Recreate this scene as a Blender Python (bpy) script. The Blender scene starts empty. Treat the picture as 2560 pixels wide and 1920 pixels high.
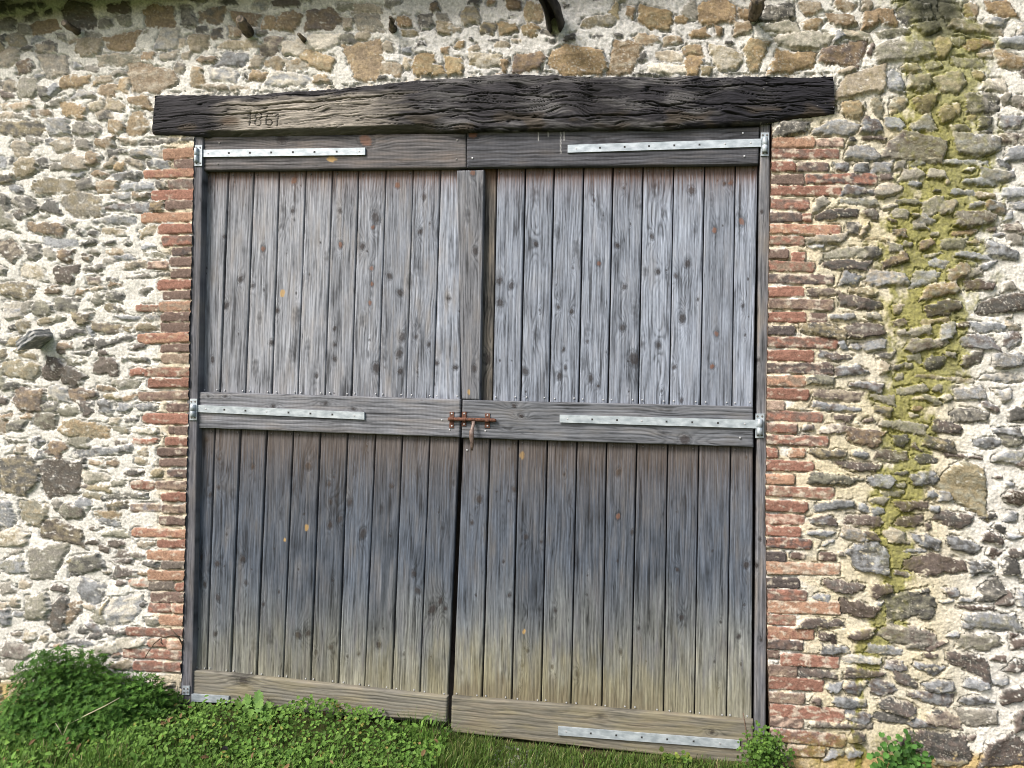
import bpy, math, random
import numpy as np
from mathutils import Matrix, Vector

sc = bpy.context.scene
col = sc.collection

# ------------------------------------------------------------------ camera
F_PX = 1922.0                       # focal length in photo pixels (2560 wide)
CAM = np.array([0.642, -3.10, 1.55])
YAW, PITCH, ROLL = math.radians(11.7), math.radians(1.4), 0.014
_F = np.array([-math.sin(YAW)*math.cos(PITCH), math.cos(YAW)*math.cos(PITCH), math.sin(PITCH)])
_R = np.array([math.cos(YAW), math.sin(YAW), 0.0])
_U = np.cross(_R, _F)
R_ = _R*math.cos(ROLL) + _U*math.sin(ROLL)
U_ = _U*math.cos(ROLL) - _R*math.sin(ROLL)
cam_data = bpy.data.cameras.new("camera")
cam = bpy.data.objects.new("camera", cam_data)
col.objects.link(cam)
cam_data.sensor_width = 36.0
cam_data.lens = F_PX/2560.0*36.0
cam_data.clip_start = 0.05
cam_data.clip_end = 500.0
_m = Matrix.Identity(4)
for i in range(3):
    _m[i][0] = R_[i]; _m[i][1] = U_[i]; _m[i][2] = -_F[i]; _m[i][3] = CAM[i]
cam.matrix_world = _m
sc.camera = cam

# ------------------------------------------------------------------ sky, sun, exposure
SUN_EL, SUN_AZ = math.radians(45), math.radians(42)   # azimuth: to the left of the wall's normal
world = bpy.data.worlds.new("World")
sc.world = world
world.use_nodes = True
nt = world.node_tree
bg = nt.nodes["Background"]
sky = nt.nodes.new("ShaderNodeTexSky")
sky.sky_type = 'NISHITA'
sky.sun_disc = False
sky.sun_elevation = SUN_EL
sky.sun_rotation = math.radians(180) + SUN_AZ
sky.air_density = 1.0
sky.dust_density = 4.0
sky.ozone_density = 0.6
nt.links.new(sky.outputs[0], bg.inputs[0])
bg.inputs[1].default_value = 0.08
sun_d = bpy.data.lights.new("sun", 'SUN')
sun_d.energy = 1.5
sun_d.angle = math.radians(18)
sun_d.color = (1.0, 0.98, 0.955)
sun = bpy.data.objects.new("sun", sun_d)
col.objects.link(sun)
_sd = Vector((-math.sin(SUN_AZ)*math.cos(SUN_EL), -math.cos(SUN_AZ)*math.cos(SUN_EL), math.sin(SUN_EL)))
sun.rotation_euler = _sd.to_track_quat('Z', 'Y').to_euler()
sc.view_settings.view_transform = 'Standard'
sc.view_settings.look = 'None'
sc.view_settings.exposure = 1.36
sc.view_settings.gamma = 1.0
sc.cycles.filter_width = 0.95

# ------------------------------------------------------------------ helpers
def P(u, v, y=0.0):
    """photo pixel -> point on the plane at depth y (world metres)"""
    u = np.asarray(u, float); v = np.asarray(v, float)
    a = (u-1280.0)/F_PX; b = (960.0-v)/F_PX
    d = _F + a[..., None]*R_ + b[..., None]*U_
    t = (np.asarray(y, float)-CAM[1])/d[..., 1]
    return CAM + t[..., None]*d

PX = 0.00165                         # metres per photo pixel near the middle of the wall
rng = np.random.default_rng(1861)
_perm = rng.permutation(256)
_perm = np.concatenate([_perm, _perm]).astype(np.int64)
_ga = rng.uniform(0, 2*np.pi, 256)
_gx, _gy = np.cos(_ga), np.sin(_ga)

def pn(x, y, seed=0):
    """Perlin noise, about -1..1"""
    x = np.asarray(x, float) + seed*17.31; y = np.asarray(y, float) + seed*9.77
    xi = np.floor(x); yi = np.floor(y)
    fx = x-xi; fy = y-yi
    xi = xi.astype(np.int64) & 255; yi = yi.astype(np.int64) & 255
    sx = fx*fx*fx*(fx*(fx*6-15)+10); sy = fy*fy*fy*(fy*(fy*6-15)+10)
    x1 = (xi+1) & 255; y1 = (yi+1) & 255
    def g(a, b, dx, dy):
        h = _perm[_perm[a]+b]
        return _gx[h]*dx + _gy[h]*dy
    n0 = g(xi, yi, fx, fy); n1 = g(x1, yi, fx-1, fy)
    n2 = g(xi, y1, fx, fy-1); n3 = g(x1, y1, fx-1, fy-1)
    a = n0+(n1-n0)*sx; b = n2+(n3-n2)*sx
    return (a+(b-a)*sy)*1.5

def fbm(x, y, o=3, seed=0):
    r = 0; a = 1.0; s = 0
    for k in range(o):
        r = r + a*pn(x*(2**k), y*(2**k), seed+k*3.7); s += a; a *= 0.5
    return r/s*1.2

def sst(a, b, x):
    t = np.clip((x-a)/(b-a), 0, 1)
    return t*t*(3-2*t)

def lin(c):
    c = np.asarray(c, float)/255.0
    return np.where(c <= 0.04045, c/12.92, ((c+0.055)/1.055)**2.4)

ALB = 0.80                           # picture value -> surface albedo
def alb(c): return lin(c)*ALB

def mesh_obj(name, co, faces, mat, parent=None, colr=None, smooth=True):
    co = np.ascontiguousarray(co, dtype=np.float32).reshape(-1, 3)
    me = bpy.data.meshes.new(name)
    me.vertices.add(len(co)); me.vertices.foreach_set("co", co.ravel())
    if isinstance(faces, np.ndarray):
        k = faces.shape[1]; n = len(faces)
        flat = faces.astype(np.int32).ravel()
        tot = np.full(n, k, np.int32)
    else:
        tot = np.array([len(f) for f in faces], np.int32)
        flat = np.array([i for f in faces for i in f], np.int32); n = len(faces)
    me.loops.add(len(flat)); me.loops.foreach_set("vertex_index", flat)
    me.polygons.add(n)
    st = np.concatenate([[0], np.cumsum(tot)[:-1]]).astype(np.int32)
    me.polygons.foreach_set("loop_start", st)
    try: me.polygons.foreach_set("loop_total", tot)
    except Exception: pass
    me.polygons.foreach_set("use_smooth", np.full(n, smooth, bool))
    if colr is not None:
        at = me.color_attributes.new("Col", 'FLOAT_COLOR', 'POINT')
        c4 = np.ones((len(co), 4), np.float32); c4[:, :3] = np.asarray(colr, np.float32).reshape(-1, 3)
        at.data.foreach_set("color", c4.ravel())
    me.update(calc_edges=True)
    me.materials.append(mat)
    o = bpy.data.objects.new(name, me)
    col.objects.link(o)
    if parent is not None: o.parent = parent
    return o

def sub_mesh(name, co, faces, mask, mat, parent=None, colr=None, smooth=True):
    f = faces[mask]
    used = np.unique(f)
    remap = np.full(len(co), -1, np.int64); remap[used] = np.arange(len(used))
    return mesh_obj(name, co[used], remap[f], mat, parent, None if colr is None else colr[used], smooth)

def grid_faces(nr, nc):
    i = np.arange(nr*nc).reshape(nr, nc)
    return np.stack([i[:-1, :-1], i[1:, :-1], i[1:, 1:], i[:-1, 1:]], -1).reshape(-1, 4)

def empty(name, loc=(0, 0, 0)):
    o = bpy.data.objects.new(name, None); col.objects.link(o); o.location = loc
    o.empty_display_size = 0.1
    return o

def tag(o, label=None, cat=None, group=None, kind=None):
    if label: o["label"] = label
    if cat: o["category"] = cat
    if group: o["group"] = group
    if kind: o["kind"] = kind
    return o

class MB:
    """collects little solids into one mesh"""
    def __init__(s): s.v = []; s.f = []; s.n = 0
    def add(s, v, f):
        s.v.append(np.asarray(v, float)); s.f += [[i+s.n for i in q] for q in f]; s.n += len(v)
    def prism(s, poly, y0, y1, bev=0.0):
        """polygon in photo pixels (list), extruded from depth y0 (front) to y1 (back)"""
        p = np.asarray(poly, float); n = len(p)
        c = p.mean(0)
        fr = P(p[:, 0], p[:, 1], y0)
        if bev > 0:
            cc = fr.mean(0); inn = fr.copy()
            d = cc-fr; L = np.linalg.norm(d, axis=1, keepdims=True)
            inn = fr + d/L*bev; mid = fr.copy(); mid[:, 1] += bev
            back = fr.copy(); back[:, 1] = y1
            v = np.concatenate([inn, mid, back])
            f = [list(range(n))[::-1]]
            for a in range(2):
                for i in range(n):
                    j = (i+1) % n; f.append([a*n+i, a*n+j, (a+1)*n+j, (a+1)*n+i])
        else:
            back = fr.copy(); back[:, 1] = y1
            v = np.concatenate([fr, back]); f = [list(range(n))[::-1]]
            for i in range(n):
                j = (i+1) % n; f.append([i, j, n+j, n+i])
        s.add(v, f)
    def tube(s, pts, rad, k=10, cap=True, flat=None):
        pts = np.asarray(pts, float); m = len(pts)
        rad = np.broadcast_to(np.asarray(rad, float), (m,))
        vs = []
        up = np.array([0.0, 1.0, 0.0])
        for i in range(m):
            t = pts[min(i+1, m-1)]-pts[max(i-1, 0)]; t /= np.linalg.norm(t)+1e-12
            u_ = up if abs(t@up) < 0.9 else np.array([1.0, 0, 0])
            a = np.cross(t, u_); a /= np.linalg.norm(a); b = np.cross(a, t)
            fl = 1.0 if flat is None else flat
            for j in range(k):
                th = 2*math.pi*j/k
                vs.append(pts[i]+rad[i]*(math.cos(th)*a+fl*math.sin(th)*b))
        f = []
        for i in range(m-1):
            for j in range(k):
                jj = (j+1) % k; f.append([i*k+j, i*k+jj, (i+1)*k+jj, (i+1)*k+j])
        if cap:
            f.append(list(range(k))[::-1]); f.append([(m-1)*k+j for j in range(k)])
        s.add(vs, f)
    def build(s, name, mat, parent=None, smooth=False):
        return mesh_obj(name, np.concatenate(s.v), s.f, mat, parent, None, smooth)

# ------------------------------------------------------------------ materials
def mat_new(name):
    m = bpy.data.materials.new(name); m.use_nodes = True
    return m, m.node_tree, m.node_tree.nodes["Principled BSDF"]

def mat_attr(name, rough=0.9, nscale=300, namp=0.25, bscale=500, bstr=0.4, bdist=0.002, spec=0.3, stretch=(1, 1, 1)):
    m, t, b = mat_new(name)
    at = t.nodes.new("ShaderNodeAttribute"); at.attribute_name = "Col"
    tc = t.nodes.new("ShaderNodeTexCoord")
    mp = t.nodes.new("ShaderNodeMapping"); mp.inputs['Scale'].default_value = stretch
    t.links.new(tc.outputs['Object'], mp.inputs[0])
    n1 = t.nodes.new("ShaderNodeTexNoise"); n1.inputs['Scale'].default_value = nscale; n1.inputs['Detail'].default_value = 6; n1.inputs['Roughness'].default_value = 0.68
    n2 = t.nodes.new("ShaderNodeTexNoise"); n2.inputs['Scale'].default_value = bscale; n2.inputs['Detail'].default_value = 5; n2.inputs['Roughness'].default_value = 0.65
    t.links.new(mp.outputs[0], n1.inputs['Vector']); t.links.new(mp.outputs[0], n2.inputs['Vector'])
    mr = t.nodes.new("ShaderNodeMapRange")
    mr.inputs['From Min'].default_value = 0.3; mr.inputs['From Max'].default_value = 0.7
    mr.inputs['To Min'].default_value = 1-namp; mr.inputs['To Max'].default_value = 1+namp
    t.links.new(n1.outputs[0], mr.inputs[0])
    mx = t.nodes.new("ShaderNodeVectorMath"); mx.operation = 'SCALE'
    t.links.new(at.outputs['Color'], mx.inputs[0]); t.links.new(mr.outputs[0], mx.inputs['Scale'])
    t.links.new(mx.outputs[0], b.inputs['Base Color'])
    bp = t.nodes.new("ShaderNodeBump"); bp.inputs['Strength'].default_value = bstr; bp.inputs['Distance'].default_value = bdist
    t.links.new(n2.outputs[0], bp.inputs['Height']); t.links.new(bp.outputs[0], b.inputs['Normal'])
    b.inputs['Roughness'].default_value = rough
    b.inputs['Specular IOR Level'].default_value = spec
    return m

def mat_mottle(name, c1, c2, scale, rough, metal=0.0, bstr=0.2, bdist=0.001, stretch=(1, 1, 1)):
    m, t, b = mat_new(name)
    tc = t.nodes.new("ShaderNodeTexCoord")
    mp = t.nodes.new("ShaderNodeMapping"); mp.inputs['Scale'].default_value = stretch
    t.links.new(tc.outputs['Object'], mp.inputs[0])
    n1 = t.nodes.new("ShaderNodeTexNoise"); n1.inputs['Scale'].default_value = scale; n1.inputs['Detail'].default_value = 5
    t.links.new(mp.outputs[0], n1.inputs['Vector'])
    cr = t.nodes.new("ShaderNodeValToRGB")
    cr.color_ramp.elements[0].position = 0.35; cr.color_ramp.elements[1].position = 0.65
    cr.color_ramp.elements[0].color = (*c1, 1); cr.color_ramp.elements[1].color = (*c2, 1)
    t.links.new(n1.outputs[0], cr.inputs[0]); t.links.new(cr.outputs[0], b.inputs['Base Color'])
    b.inputs['Roughness'].default_value = rough; b.inputs['Metallic'].default_value = metal
    bp = t.nodes.new("ShaderNodeBump"); bp.inputs['Strength'].default_value = bstr; bp.inputs['Distance'].default_value = bdist
    t.links.new(n1.outputs[0], bp.inputs['Height']); t.links.new(bp.outputs[0], b.inputs['Normal'])
    return m

def mat_leaf(name, rough=0.6, trans=0.25):
    m, t, b = mat_new(name)
    at = t.nodes.new("ShaderNodeAttribute"); at.attribute_name = "Col"
    t.links.new(at.outputs['Color'], b.inputs['Base Color'])
    b.inputs['Roughness'].default_value = rough
    b.inputs['Specular IOR Level'].default_value = 0.18
    tr = t.nodes.new("ShaderNodeBsdfTranslucent")
    t.links.new(at.outputs['Color'], tr.inputs['Color'])
    ms = t.nodes.new("ShaderNodeMixShader"); ms.inputs[0].default_value = trans
    out = t.nodes["Material Output"]
    t.links.new(b.outputs[0], ms.inputs[1]); t.links.new(tr.outputs[0], ms.inputs[2])
    t.links.new(ms.outputs[0], out.inputs['Surface'])
    return m

M_STONE = mat_attr("rubble_stone", 0.92, 85, 0.36, 150, 0.55, 0.0035, 0.25)
M_BRICK = mat_attr("old_brick", 0.92, 85, 0.36, 150, 0.6, 0.004, 0.2)
M_WOODV = mat_attr("weathered_planks", 0.75, 210, 0.40, 260, 0.5, 0.0015, 0.35, (1, 1, 0.035))
M_WOODH = mat_attr("weathered_rail_wood", 0.75, 210, 0.30, 260, 0.5, 0.0015, 0.35, (0.035, 1, 1))
M_BEAM = mat_attr("old_oak_beam", 0.85, 240, 0.25, 300, 0.6, 0.002, 0.25, (0.08, 1, 1))
M_PEG = mat_attr("peg_wood", 0.85, 200, 0.3, 300, 0.6, 0.002, 0.25)
M_GALV = mat_mottle("galvanised_steel", (0.32, 0.365, 0.395), (0.54, 0.59, 0.62), 26, 0.45, 0.3, 0.08, 0.0005, (1, 1, 2.2))
M_HOLE = mat_mottle("hole_shadow_steel", (0.02, 0.02, 0.02), (0.04, 0.04, 0.04), 200, 0.8)
M_RUST = mat_mottle("rusty_iron", (0.06, 0.026, 0.016), (0.19, 0.078, 0.045), 120, 0.8, 0.15, 0.6, 0.001)
M_RUSTW = mat_mottle("worn_iron_handle", (0.11, 0.07, 0.055), (0.21, 0.16, 0.135), 90, 0.55, 0.3, 0.3, 0.0008)
M_NAIL = mat_mottle("nail_steel", (0.38, 0.38, 0.39), (0.58, 0.59, 0.60), 300, 0.4, 0.3)
M_NAILD = mat_mottle("dull_nail_steel", (0.10, 0.09, 0.085), (0.2, 0.19, 0.18), 300, 0.6, 0.3)
M_DARK = mat_mottle("barn_interior", (0.03, 0.028, 0.025), (0.05, 0.045, 0.04), 5, 0.95)
M_LEAF = mat_leaf("leaf")
M_GRASS = mat_leaf("grass_blade", 0.45, 0.3)
M_SOIL = mat_attr("soil", 0.95, 120, 0.35, 90, 0.8, 0.01, 0.2)
M_TWIG = mat_mottle("dry_twig", (0.10, 0.065, 0.045), (0.18, 0.13, 0.09), 150, 0.8)
M_STRAW = mat_mottle("dry_straw", (0.42, 0.36, 0.24), (0.55, 0.48, 0.34), 150, 0.7)
M_PEB = mat_attr("pebble", 0.85, 200, 0.2, 300, 0.4, 0.001)
M_ROOF = mat_mottle("eave_timber", (0.05, 0.04, 0.03), (0.09, 0.07, 0.05), 20, 0.9)
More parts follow.
